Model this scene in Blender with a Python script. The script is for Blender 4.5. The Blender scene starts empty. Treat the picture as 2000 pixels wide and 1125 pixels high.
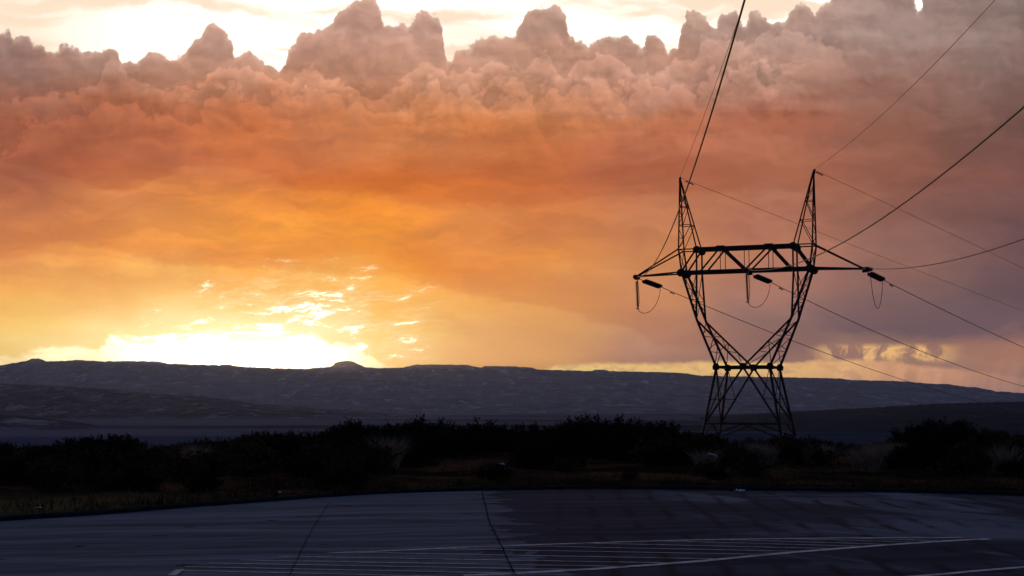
import bpy, math, random
import numpy as np
from mathutils import Vector, Matrix, noise as mnoise

R = math.radians
random.seed(11)
SC = bpy.context.scene
COL = SC.collection

# ------------------------------------------------------------------ camera
FOC = 2778.0          # focal length in pixels of a 2000 px wide photograph (50 mm lens)
PITCH = 0.083
EYE = 1.7
cam = bpy.data.cameras.new('camera')
cam.lens = 50.0; cam.sensor_width = 36.0
cam.clip_start = 0.1; cam.clip_end = 60000
camo = bpy.data.objects.new('camera', cam)
camo.location = (0, 0, EYE); camo.rotation_euler = (math.pi / 2 + PITCH, 0, 0)
COL.objects.link(camo); SC.camera = camo

def look(px, py):
    """slopes (x/y, z/y) of the view ray through a point of the photograph"""
    dx = (px - 1000) / FOC; dz = (562.5 - py) / FOC
    c, s = math.cos(PITCH), math.sin(PITCH)
    y = c - dz * s; z = s + dz * c
    return dx / y, z / y
def at(px, py, Y):                     # the point of that ray at distance Y
    a, b = look(px, py)
    return Vector((a * Y, Y, EYE + b * Y))
def on_ground(px, py, z=0.0):          # the point of that ray at height z
    a, b = look(px, py)
    Y = (z - EYE) / b
    return Vector((a * Y, Y, z))

# ------------------------------------------------------------------ colour management
SC.view_settings.view_transform = 'Standard'
SC.view_settings.look = 'None'
SC.view_settings.exposure = 0.0
SC.view_settings.gamma = 1.0
SC.cycles.volume_bounces = 0
SC.cycles.max_bounces = 6

def lin(c):
    return tuple(((v / 255 + 0.055) / 1.055) ** 2.4 if v > 10.3 else v / 255 / 12.92 for v in c)

# ------------------------------------------------------------------ node helpers
class NT:
    def __init__(s, tree): s.t = tree
    def n(s, typ, **kw):
        nd = s.t.nodes.new(typ)
        for k, v in kw.items(): setattr(nd, k, v)
        return nd
    def l(s, a, b): s.t.links.new(a, b)
    def put(s, sock, v):
        if hasattr(v, 'is_linked'): s.l(v, sock)
        else:
            if isinstance(v, (tuple, list)) and len(v) == 3 and sock.type == 'RGBA': v = (*v, 1)
            sock.default_value = v
    def m(s, op, a, b=None, c=None, clamp=False):
        nd = s.n('ShaderNodeMath', operation=op, use_clamp=clamp)
        s.put(nd.inputs[0], a)
        if b is not None: s.put(nd.inputs[1], b)
        if c is not None: s.put(nd.inputs[2], c)
        return nd.outputs[0]
    def add(s, a, b): return s.m('ADD', a, b)
    def sub(s, a, b): return s.m('SUBTRACT', a, b)
    def mul(s, a, b): return s.m('MULTIPLY', a, b)
    def mad(s, a, b, c): return s.m('MULTIPLY_ADD', a, b, c)
    def ss(s, x, lo, hi, a=0.0, b=1.0):            # smooth step
        nd = s.n('ShaderNodeMapRange', interpolation_type='SMOOTHSTEP')
        s.put(nd.inputs['Value'], x); s.put(nd.inputs['From Min'], lo); s.put(nd.inputs['From Max'], hi)
        s.put(nd.inputs['To Min'], a); s.put(nd.inputs['To Max'], b)
        return nd.outputs[0]
    def lr(s, x, lo, hi, a=0.0, b=1.0):
        nd = s.n('ShaderNodeMapRange', interpolation_type='LINEAR')
        nd.clamp = True
        s.put(nd.inputs['Value'], x); s.put(nd.inputs['From Min'], lo); s.put(nd.inputs['From Max'], hi)
        s.put(nd.inputs['To Min'], a); s.put(nd.inputs['To Max'], b)
        return nd.outputs[0]
    def xyz(s, x, y, z=0.0):
        nd = s.n('ShaderNodeCombineXYZ')
        s.put(nd.inputs[0], x); s.put(nd.inputs[1], y); s.put(nd.inputs[2], z)
        return nd.outputs[0]
    def noise(s, vec, scale, detail=3.0, rough=0.5, dist=0.0, lac=2.0, dim='3D', out=0):
        nd = s.n('ShaderNodeTexNoise', noise_dimensions=dim)
        s.put(nd.inputs['Vector'], vec)
        s.put(nd.inputs['Scale'], scale); s.put(nd.inputs['Detail'], detail)
        s.put(nd.inputs['Roughness'], rough); s.put(nd.inputs['Distortion'], dist); s.put(nd.inputs['Lacunarity'], lac)
        return nd.outputs[out]
    def voro(s, vec, scale, detail=2.0, rough=0.5, smooth=0.35, dim='2D', feature='SMOOTH_F1'):
        nd = s.n('ShaderNodeTexVoronoi', voronoi_dimensions=dim, feature=feature)
        s.put(nd.inputs['Vector'], vec); s.put(nd.inputs['Scale'], scale)
        s.put(nd.inputs['Detail'], detail); s.put(nd.inputs['Roughness'], rough)
        if feature == 'SMOOTH_F1': s.put(nd.inputs['Smoothness'], smooth)
        return nd.outputs['Distance']
    def mix(s, f, a, b, blend='MIX', clampf=True):
        nd = s.n('ShaderNodeMix', data_type='RGBA', blend_type=blend)
        nd.clamp_factor = clampf
        s.put(nd.inputs[0], f); s.put(nd.inputs[6], a); s.put(nd.inputs[7], b)
        return nd.outputs[2]
    def ramp(s, f, stops, interp='LINEAR'):
        nd = s.n('ShaderNodeValToRGB'); cr = nd.color_ramp; cr.interpolation = interp
        while len(cr.elements) < len(stops): cr.elements.new(0.5)
        for e, (p, c) in zip(cr.elements, stops):
            e.position = p; e.color = (*c, 1) if len(c) == 3 else c
        s.put(nd.inputs[0], f)
        return nd.outputs[0]
    def curve(s, x, x0, x1, y0, y1, pts):
        """piecewise profile y(x), pts in real units"""
        t = s.lr(x, x0, x1)
        nd = s.n('ShaderNodeFloatCurve'); c = nd.mapping.curves[0]
        P = [((px - x0) / (x1 - x0), (py - y0) / (y1 - y0)) for px, py in pts]
        c.points[0].location = P[0]; c.points[1].location = P[-1]
        for q in P[1:-1]: c.points.new(*q)
        for p in c.points: p.handle_type = 'AUTO_CLAMPED'
        nd.mapping.use_clip = False
        nd.mapping.update()
        s.put(nd.inputs['Factor'], 1.0); s.put(nd.inputs['Value'], t)
        return s.mad(nd.outputs[0], y1 - y0, y0)

# ------------------------------------------------------------------ sun
SUN_AZ = math.atan(look(500, 700)[0])          # behind the left shoulder of the mesa
SUN_EL = R(1.45)
sd = bpy.data.lights.new('sun', 'SUN')
sd.energy = 0.9; sd.angle = R(0.6); sd.color = (1.0, 0.50, 0.18)
so = bpy.data.objects.new('sun', sd)
sv = Vector((math.sin(SUN_AZ) * math.cos(SUN_EL), math.cos(SUN_AZ) * math.cos(SUN_EL), math.sin(SUN_EL)))
so.rotation_euler = sv.to_track_quat('Z', 'Y').to_euler(); so.location = (-30, 60, 40)
COL.objects.link(so)

# ------------------------------------------------------------------ world: sunset sky with cloud bank
K = 57.3
def AB(px, py):
    a, b = look(px, py); return a * K, b * K
def prof(pts):                      # silhouettes from image pixels, as scaled view slopes: [(right, up)]
    return [AB(x, y) for x, y in pts]

def build_world():
    w = bpy.data.worlds.new('World'); SC.world = w; w.use_nodes = True
    w.cycles.sampling_method = 'MANUAL'; w.cycles.sample_map_resolution = 1024
    t = w.node_tree; t.nodes.clear(); N = NT(t)
    gen = N.n('ShaderNodeTexCoord').outputs['Generated']
    sp = N.n('ShaderNodeSeparateXYZ'); N.l(gen, sp.inputs[0])
    x, y, z = sp.outputs
    yy = N.m('MAXIMUM', y, 0.25)
    A = N.mul(N.m('DIVIDE', x, yy), K)          # scaled rightward slope on a flat plane, close to image columns
    B = N.mul(N.m('DIVIDE', z, yy), K)          # scaled upward slope on that plane, close to image rows
    AV = N.xyz(A, B)
    # shared fields
    wn = N.n('ShaderNodeTexNoise', noise_dimensions='2D'); N.put(wn.inputs['Vector'], AV)
    wn.inputs['Scale'].default_value = 0.35; wn.inputs['Detail'].default_value = 4; wn.inputs['Roughness'].default_value = 0.55
    ws = N.n('ShaderNodeSeparateColor'); N.l(wn.outputs['Color'], ws.inputs[0])
    wx = N.sub(ws.outputs[0], 0.5); wy = N.sub(ws.outputs[1], 0.5)
    fine = N.n('ShaderNodeTexNoise', noise_dimensions='2D'); N.put(fine.inputs['Vector'], AV)
    fine.inputs['Scale'].default_value = 2.2; fine.inputs['Detail'].default_value = 4; fine.inputs['Roughness'].default_value = 0.6
    fs = N.n('ShaderNodeSeparateColor'); N.l(fine.outputs['Color'], fs.inputs[0])
    fx = N.sub(fs.outputs[0], 0.5); fy = N.sub(fs.outputs[1], 0.5)

    # ---- broad colours of the lit cloud deck: rows of ramps at image pixel rows and columns
    XS = [0, 250, 500, 750, 1000, 1250, 1500, 1750, 2000]
    ROWS = [
     (60,  [(160,128,120),(188,148,132),(196,152,134),(198,154,137),(198,156,138),(196,157,140),(194,159,145),(178,150,140),(150,126,118)]),
     (150, [(152,110,96),(182,134,114),(204,146,118),(206,148,120),(208,153,125),(208,154,130),(196,149,129),(168,127,114),(136,105,96)]),
     (240, [(172,104,78),(176,104,74),(206,124,82),(210,134,88),(208,129,80),(198,126,92),(180,110,85),(158,105,86),(130,92,82)]),
     (330, [(160,86,62),(194,110,72),(214,120,64),(216,118,54),(202,110,62),(188,108,76),(190,121,92),(163,105,86),(135,90,80)]),
     (420, [(203,124,78),(222,138,80),(242,150,68),(236,138,56),(220,132,74),(206,131,90),(185,120,95),(158,106,90),(130,90,86)]),
     (500, [(226,144,84),(240,154,78),(250,162,68),(250,158,62),(240,150,74),(220,145,93),(190,126,100),(154,110,99),(120,90,92)]),
     (580, [(253,180,92),(255,194,106),(255,205,112),(255,184,84),(238,160,86),(214,146,104),(178,126,110),(140,106,103),(112,86,90)]),
     (650, [(255,206,112),(255,222,145),(255,232,170),(255,200,100),(234,165,96),(198,140,110),(150,114,108),(120,93,98),(124,98,104)]),
     (700, [(255,222,135),(255,236,175),(255,244,205),(255,200,105),(240,170,97),(186,128,102),(152,112,104),(172,132,114),(190,136,112)]),
     (770, [(255,222,135),(255,236,175),(255,244,205),(255,200,105),(240,170,97),(200,140,102),(180,130,110),(196,142,116),(205,145,116)]),
    ]
    a0, a1 = AB(-100, 560)[0], AB(2100, 560)[0]
    dnn = N.n('ShaderNodeTexNoise', noise_dimensions='2D'); N.put(dnn.inputs['Vector'], N.xyz(N.mul(A, 0.34), B))
    dnn.inputs['Scale'].default_value = 0.42; dnn.inputs['Detail'].default_value = 5; dnn.inputs['Roughness'].default_value = 0.55; dnn.inputs['Distortion'].default_value = 0.3
    ds = N.n('ShaderNodeSeparateColor'); N.l(dnn.outputs['Color'], ds.inputs[0])
    wA = N.mad(N.sub(ds.outputs[0], 0.5), 6.0, A)
    wB = N.add(N.mad(N.sub(ds.outputs[1], 0.5), 3.4, B), N.mul(fy, 0.20))
    tA = N.lr(wA, a0, a1)
    prev = None; prevb = None; deck = None
    for py, cs in ROWS:
        stops = [((AB(px, py)[0] - a0) / (a1 - a0), lin(c)) for px, c in zip(XS, cs)]
        c = N.ramp(tA, stops, 'EASE')
        b = AB(1000, py)[1]
        if deck is None: deck = c
        else:
            f = N.lr(wB, prevb, b)
            deck = N.mix(f, deck, c)
        prevb = b

    # ---- soft streaks in the deck (stretched along the horizon)
    st = N.noise(N.xyz(N.mul(N.mad(wx, 3.0, A), 0.11), N.mad(wy, 2.4, B)), 0.55, 5, 0.55, 0.4, dim='2D')
    st2 = N.noise(N.xyz(N.mul(A, 0.30), N.mad(wy, 1.6, B)), 0.9, 5, 0.6, 0.5, dim='2D')
    lay = N.noise(N.xyz(N.mul(N.mad(wx, 1.2, A), 0.30), N.mad(wy, 1.0, B)), 0.70, 5, 0.55, 0.0, dim='2D')
    lay2 = N.noise(N.xyz(N.mul(A, 0.20), N.mad(wy, 0.8, N.add(B, 30.0))), 1.15, 5, 0.55, 0.0, dim='2D')
    stm = N.add(N.mul(N.sub(st, 0.5), 0.62), N.mul(N.sub(st2, 0.5), 0.34))
    stm = N.add(stm, N.mul(N.sub(N.ss(lay, 0.47, 0.58), 0.5), 0.17))
    stm = N.add(stm, N.mul(N.sub(N.ss(lay2, 0.47, 0.57), 0.5), 0.09))
    low = N.ss(B, AB(0, 620)[1], AB(0, 420)[1], 0.35, 1.0)
    stm = N.mul(stm, N.mul(low, 0.72))

    # ---- billows: cauliflower relief lit from upper right / behind
    def puffs(ox, oy):
        v = N.xyz(N.add(N.mad(wx, 1.3, A), N.mad(fx, 0.22, ox)), N.mul(N.add(N.mad(wy, 1.3, B), N.mad(fy, 0.22, oy)), 1.05))
        p1 = N.voro(v, 0.46, 3.0, 0.52, 0.25)
        return N.m('POWER', p1, 1.6)
    h0 = puffs(0.0, 0.0); h1 = puffs(0.16, 0.34)
    rel = N.m('MULTIPLY', N.sub(h1, h0), 1.0)          # >0 on the upper right side of every puff
    rel = N.m('MINIMUM', N.m('MAXIMUM', rel, -0.35), 0.35)
    relm = N.ss(N.mad(wy, 3.0, B), AB(0, 370)[1], AB(0, 130)[1], 0.0, 1.0)
    relm2 = N.ss(A, AB(1850, 100)[0], AB(1500, 100)[0], 0.75, 1.0)
    rel = N.mul(rel, N.mul(relm, relm2))

    # ---- silhouettes of the cumulus towers
    P1 = prof([(-250,40),(-100,60),(0,57),(15,57),(30,73),(60,66),(66,85),(82,86),(100,100),(120,88),(150,92),(175,97),(200,94),(214,93),(232,104),(237,122),
      (252,118),(268,116),(282,103),(305,96),(325,101),(345,110),(362,98),(376,80),(392,68),(402,52),(417,43),(428,50),(440,60),(452,72),(456,100),(462,108),
      (482,96),(497,105),(515,118),(540,126),(550,140),(556,100),(572,88),(585,65),(597,60),(610,65),(622,55),(642,50),(650,38),(656,22),(672,17),(686,5),
      (702,-6),(725,-8),(740,8),(744,32),(765,42),(782,40),(796,46),(806,35),(812,25),(825,19),(845,24),(858,38),(866,62),(869,95),(872,118),(884,108),
      (888,95),(905,87),(922,80),(930,70),(945,73),(955,63),(966,62),(976,72),(986,62),(1010,60),(1018,36),(1030,20),(1050,12),(1085,10),(1100,18),(1106,32),
      (1109,66),(1116,62),(1130,72),(1143,84),(1151,86),(1165,70),(1190,62),(1220,65),(1240,78),(1253,88),(1259,76),(1272,67),(1290,67),(1299,84),(1303,91),
      (1320,87),(1330,70),(1336,28),(1352,20),(1370,22),(1385,40),(1393,53),(1402,40),(1406,20),(1435,16),(1446,34),(1455,42),(1461,26),(1477,18),(1497,30),
      (1504,41),(1530,42),(1545,20),(1558,2),(1578,-2),(1584,24),(1596,22),(1602,10),(1620,-4),(1650,-30),(1740,-40),(1778,-30),(1786,8),(1796,12),(1804,-30),
      (1850,-60),(2000,-80),(2200,-90)])
    # nearer, lower row of puffs
    P2 = prof([(-250,190),(0,178),(60,170),(112,152),(128,142),(150,150),(160,140),(178,135),(190,141),(195,122),(212,104),(228,108),(236,124),(262,134),(290,150),
      (330,158),(368,148),(400,128),(420,112),(448,110),(470,124),(490,118),(520,128),(552,146),(585,130),(598,110),(614,108),(626,124),(645,127),(662,126),(676,130),
      (700,143),(740,150),(775,146),(800,130),(815,114),(836,106),(856,110),(885,128),(925,126),(938,116),(975,110),(992,120),(1030,116),(1048,96),(1060,81),(1074,88),
      (1083,106),(1100,124),(1120,106),(1130,95),(1158,90),(1170,77),(1184,90),(1198,85),(1215,96),(1226,112),(1240,112),(1256,112),(1275,122),(1300,110),(1308,96),
      (1330,89),(1358,92),(1366,75),(1385,68),(1410,58),(1440,56),(1462,66),(1480,50),(1500,48),(1530,55),(1560,52),(1590,48),(1612,62),(1640,80),(1658,120),(1700,150),
      (1800,190),(2000,200),(2200,200)])
    P3 = prof([(-250,260),(0,240),(100,205),(180,178),(250,168),(330,186),(380,172),(430,150),(500,168),(560,160),(640,150),(720,158),(770,178),(830,150),(900,158),
      (960,140),(1010,136),(1060,130),(1110,142),(1160,132),(1225,142),(1240,118),(1262,116),(1280,150),(1330,140),(1390,122),(1430,118),(1500,100),(1570,88),(1630,92),
      (1655,120),(1700,160),(1780,190),(2000,230),(2200,230)])
    hs = N.voro(N.xyz(N.mad(fx, 0.10, A), N.mad(fy, 0.10, B)), 1.9, 1.5, 0.5, 0.18)
    rel = N.mad(N.mul(N.sub(0.33, hs), 0.18), relm, rel)
    def shape(P, amp, soft, off=0.0, big=1.3):
        aa = N.mad(fx, amp * 0.8, A)
        prf = N.curve(aa, -24.0, 24.0, 0.0, 20.0, P)
        p = N.sub(0.42, h0)
        s = N.add(N.sub(prf, B), N.mad(p, amp * big, N.mad(N.sub(0.30, hs), amp * 1.0, N.mul(fy, amp * 0.45))))
        return N.add(s, off)
    s1 = shape(P1, 0.30, .1, 0.10, 0.6)
    s2 = shape(P2, 0.45, .1)
    s3 = shape(P3, 0.8, .1)

    # clear, over-bright air above the bank
    cw = N.noise(N.xyz(N.mul(A, 0.16), N.mad(wy, 1.2, B)), 0.7, 3, 0.5, 0.3, dim='2D')
    cwm = N.ss(cw, 0.47, 0.66)
    clear = N.mix(cwm, (1.30, 1.20, 1.04), (1.02, 0.80, 0.60))
    leftm = N.ss(A, AB(260, 50)[0], AB(0, 50)[0])
    clear = N.mix(N.mul(leftm, 0.8), clear, (1.0, 0.80, 0.60))

    # lower edges of the two big cloud sheets: shaded belly above the edge, paler air below it
    def sheet(pts, amt, thick):
        c = N.curve(N.mad(N.sub(ds.outputs[0], 0.5), 1.5, A), -24.0, 24.0, 0.0, 14.0, prof(pts))
        q = N.add(N.sub(B, c), N.mad(N.sub(ds.outputs[2], 0.5), 1.5, N.mul(fy, 0.25)))
        return N.mul(N.mul(N.ss(q, -0.15, 0.22), N.ss(q, thick, 0.5)), amt), N.mul(N.mul(N.ss(q, 0.1, -0.15), N.ss(q, -1.0, -0.1)), amt * 0.45)
    e1d, e1l = sheet([(-200,325),(0,328),(100,342),(150,352),(200,372),(260,375),(300,350),(340,335),(420,330),(500,342),(560,355),(640,372),(720,385),(800,396),(900,404),(1000,404),(1100,396),(1200,380),(1300,372),(1500,368),(1700,372),(2200,378)], -0.15, 3.2)
    e2d, e2l = sheet([(-200,516),(0,508),(60,500),(150,478),(210,484),(250,505),(300,518),(370,512),(450,520),(560,526),(640,540),(720,550),(850,556),(1000,580),(1200,640),(1500,700),(2200,700)], -0.13, 2.2)
    e3d, e3l = sheet([(-200,250),(0,262),(150,275),(280,290),(400,268),(560,262),(750,270),(900,285),(1050,290),(1150,300),(1260,290),(1400,262),(1600,262),(1800,275),(2200,270)], -0.05, 1.6)
    sh = N.add(N.add(e1d, e2d), e3d); shl = N.add(N.add(e1l, e2l), e3l)
    sh = N.mul(N.sub(sh, shl), N.ss(A, 18.0, 4.0, 0.45, 1.0))
    dk = N.add(1.0, sh); dk2 = N.mad(sh, 1.15, 1.0)
    deck = N.mix(1.0, deck, N.xyz(N.mad(sh, 0.55, 1.0), N.mad(sh, 1.10, 1.0), dk2), 'MULTIPLY')
    hsn = N.n('ShaderNodeHueSaturation'); N.l(deck, hsn.inputs['Color']); hsn.inputs['Saturation'].default_value = 1.035; N.put(hsn.inputs['Value'], N.ss(A, -6.0, 12.0, 0.99, 0.90))
    deck = hsn.outputs[0]
    # cloud colour with layering
    deckb = N.mix(1.0, deck, N.ramp(N.lr(N.add(stm, 0.0), -0.5, 0.5), [(0, (0.60, 0.54, 0.50)), (0.5, (1, 1, 1)), (1, (1.42, 1.50, 1.55))]), 'MULTIPLY')
    def lit(base, s, crest, width):
        e = N.ss(s, width, 0.0, 0.0, crest)
        return N.mul(e, 1.0)
    def gain(col, g):      # multiply a colour by 1+g
        k = N.add(1.0, g)
        return N.mix(1.0, col, N.xyz(k, k, k), 'MULTIPLY')
    nearm = N.ss(A, AB(1750, 100)[0], AB(1500, 100)[0], 0.0, 1.0)
    # every row is a little darker at its foot where the next one stands before it, paler at its crest
    back = gain(deckb, N.add(N.mul(rel, 0.36), N.sub(N.ss(s1, 0.5, 0.0, 0.0, 0.10), N.ss(s2, -1.2, 0.0, 0.0, 0.10))))
    mid = gain(deckb, N.mul(nearm, N.add(N.mul(rel, 0.45), N.sub(N.add(N.ss(s2, 0.85, 0.0, 0.0, 0.20), N.ss(s2, 0.25, 0.05, 0.0, 0.06)), N.ss(s3, -0.9, 0.0, 0.0, 0.10)))))
    frt = gain(deckb, N.mul(nearm, N.add(N.mul(rel, 0.55), N.add(N.ss(s3, 1.1, 0.0, 0.0, 0.16), N.ss(s3, 0.25, 0.02, 0.0, 0.04)))))
    cl = N.mix(N.mul(N.ss(s2, -0.05, 0.20), N.ss(A, AB(1780, 100)[0], AB(1600, 100)[0])), back, mid)
    cl = N.mix(N.mul(N.ss(s3, -0.10, 0.25), N.mul(nearm, 0.9)), cl, frt)
    edge = N.ss(s1, -0.05, 0.09)
    glow = N.ss(s1, 0.35, -0.02, 0.0, 0.20)
    cl = N.mix(glow, cl, (1.1, 0.85, 0.68))
    sky = N.mix(edge, clear, cl)

    # ---- openings near the sun and under the deck
    ua = N.mad(wx, 1.6, A); ub = N.add(N.mad(wy, 0.8, B), N.mul(fy, 0.10))
    sa, sb = AB(520, 690)
    e1 = N.m('POWER', N.m('DIVIDE', N.sub(A, AB(590, 640)[0]), 5.0), 2.0)
    e2 = N.m('POWER', N.m('DIVIDE', N.sub(B, AB(560, 640)[1]), 2.1), 2.0)
    ell = N.m('EXPONENT', N.mul(N.add(e1, e2), -1.0))
    hn = N.noise(N.xyz(N.mul(ua, 0.24), N.mad(A, -0.07, ub)), 2.7, 6, 0.68, 0.12, dim='2D')
    hn2 = N.noise(N.xyz(N.mul(A, 0.5), B), 0.7, 2, 0.5, 0.0, dim='2D')
    hv = N.add(N.add(hn, N.mul(ell, 0.12)), N.mul(N.sub(hn2, 0.5), 0.35))
    hole = N.mul(N.ss(hv, 0.65, 0.76), N.ss(ell, 0.06, 0.35))
    veil = N.mul(N.ss(hv, 0.42, 0.70), N.ss(ell, 0.05, 0.7, 0.0, 0.75))
    gap = N.curve(N.mad(fx, 0.8, A), -24.0, 24.0, -1.0, 6.0, prof(
        [(-300,705),(0,697),(60,688),(130,680),(200,684),(214,654),(300,654),(380,650),(430,640),(460,648),(560,652),(600,648),(640,660),(700,680),(735,700),(765,714),
         (800,722),(880,745),(1000,745),(1060,722),(1090,711),(1200,706),(1300,708),(1400,704),(1500,705),(1545,705),(1600,702),(1720,702),(1800,712),(1900,722),(2000,735),(2300,760)]))
    gs = N.add(N.sub(gap, B), N.mad(fy, 0.16, N.mul(N.sub(st2, 0.5), N.ss(A, -3.0, -6.0, 0.15, 0.9))))
    gapm = N.ss(gs, -0.04, 0.18)
    bank = N.ss(N.noise(N.xyz(N.mul(A, 0.45), ub), 1.3, 4, 0.55, 0.3, dim='2D'), 0.52, 0.60)   # slivers of cloud left inside the gap
    bank2 = N.ss(N.noise(N.xyz(N.mul(A, 0.17), N.mad(wy, 0.5, B)), 2.6, 5, 0.6, 0.2, dim='2D'), 0.47, 0.56)
    gapm = N.mul(gapm, N.sub(1.0, N.mul(bank2, N.mul(N.ss(B, 2.15, 2.75), N.ss(A, -3.0, -5.0, 0.0, 0.85)))))
    gapm = N.mul(gapm, N.sub(1.0, N.mul(bank, N.ss(A, AB(330, 0)[0], AB(180, 0)[0], 0.0, 0.35))))
    gc = N.ramp(N.lr(A, a0, a1), [((AB(px, 700)[0] - a0) / (a1 - a0), c) for px, c in
        [(0, (1.25, 1.0, .5)), (180, (1.6, 1.3, .8)), (330, (2.2, 1.9, 1.5)), (500, (3.4, 3.0, 2.3)), (640, (1.9, 1.6, 1.15)), (760, (1.1, .88, .42)),
         (1000, lin((255,215,125))), (1250, lin((255,208,120))), (1500, lin((255,203,122))), (1620, lin((250,190,120))), (1780, lin((232,165,118))), (2000, lin((200,140,112)))]], 'EASE')
    hc = N.mix(ell, (1.0, .74, .36), (2.3, 2.0, 1.5))
    sky = N.mix(veil, sky, (1.0, .72, .34))
    sky = N.mix(hole, sky, hc)
    sky = N.mix(gapm, sky, gc)
    b3 = N.noise(N.xyz(N.mul(A, 0.55), N.mad(wy, 0.8, B)), 1.9, 5, 0.62, 0.2, dim='2D')
    b3m = N.mul(N.mul(N.ss(b3, 0.50, 0.60), N.ss(A, 0.8, 2.2)), N.mul(N.ss(B, 2.0, 1.2, 0.25, 1.0), 0.55))
    sky = N.mix(N.mul(b3m, gapm), sky, lin((205, 146, 112)))
    # fire-lit puffs under the right part of the deck
    f1 = N.ss(A, AB(1555, 0)[0], AB(1640, 0)[0]); f2 = N.ss(A, AB(1880, 0)[0], AB(1780, 0)[0])
    f3 = N.ss(B, AB(0, 668)[1], AB(0, 682)[1], 0, 1); f4 = N.ss(B, AB(0, 712)[1], AB(0, 698)[1], 0, 1)
    fn = N.noise(N.xyz(N.mad(wx, 1.0, A), N.mad(wy, 1.0, B)), 1.15, 6, 0.66, 0.3, dim='2D')
    fire = N.mul(N.mul(N.mul(f1, f2), N.mul(f3, f4)), N.ss(fn, 0.38, 0.60))
    sky = N.mix(fire, sky, lin((255, 196, 122)))
    # rain shafts: pale vertical veils below
    rn = N.noise(N.xyz(N.add(A, N.mul(B, -0.25)), N.mul(B, 0.08)), 1.1, 3, 0.6, 0.0, dim='2D')
    rm = N.mul(N.ss(A, AB(1560, 0)[0], AB(1680, 0)[0]), N.ss(B, AB(0, 690)[1], AB(0, 735)[1]))
    sky = gain(sky, N.mul(N.sub(rn, 0.5), N.mul(rm, 0.9)))
    # glow of the hidden sun
    g1 = N.m('POWER', N.m('DIVIDE', N.sub(A, AB(470, 700)[0]), 6.0), 2.0)
    g2 = N.m('POWER', N.m('DIVIDE', N.sub(B, AB(470, 708)[1]), 1.9), 2.0)
    gl = N.m('EXPONENT', N.mul(N.add(g1, g2), -1.0))
    gl = N.mul(gl, 0.85)
    sky = N.mix(1.0, sky, N.mix(gl, (0, 0, 0), (0.85, 0.62, 0.34)), 'ADD')

    # ---- the rest of the dome: dusk sky overhead and behind
    nis = N.n('ShaderNodeTexSky', sky_type='NISHITA'); nis.sun_disc = False
    nis.sun_elevation = SUN_EL; nis.sun_rotation = SUN_AZ
    dusk = N.mix(1.0, N.mix(1.0, nis.outputs[0], (0.035, 0.040, 0.055), 'MULTIPLY'), (0.008, 0.030, 0.115), 'ADD')
    dn = N.noise(gen, 3.0, 4, 0.55, 0.3)
    dusk = gain(dusk, N.mul(N.sub(dn, 0.5), 0.9))
    front = N.mul(N.ss(y, 0.55, 0.88), N.ss(z, 0.55, 0.34))
    out = N.mix(front, dusk, sky)
    bg = N.n('ShaderNodeBackground'); N.l(out, bg.inputs[0]); bg.inputs[1].default_value = 1.0
    wo = N.n('ShaderNodeOutputWorld'); N.l(bg.outputs[0], wo.inputs[0])
build_world()

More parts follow.
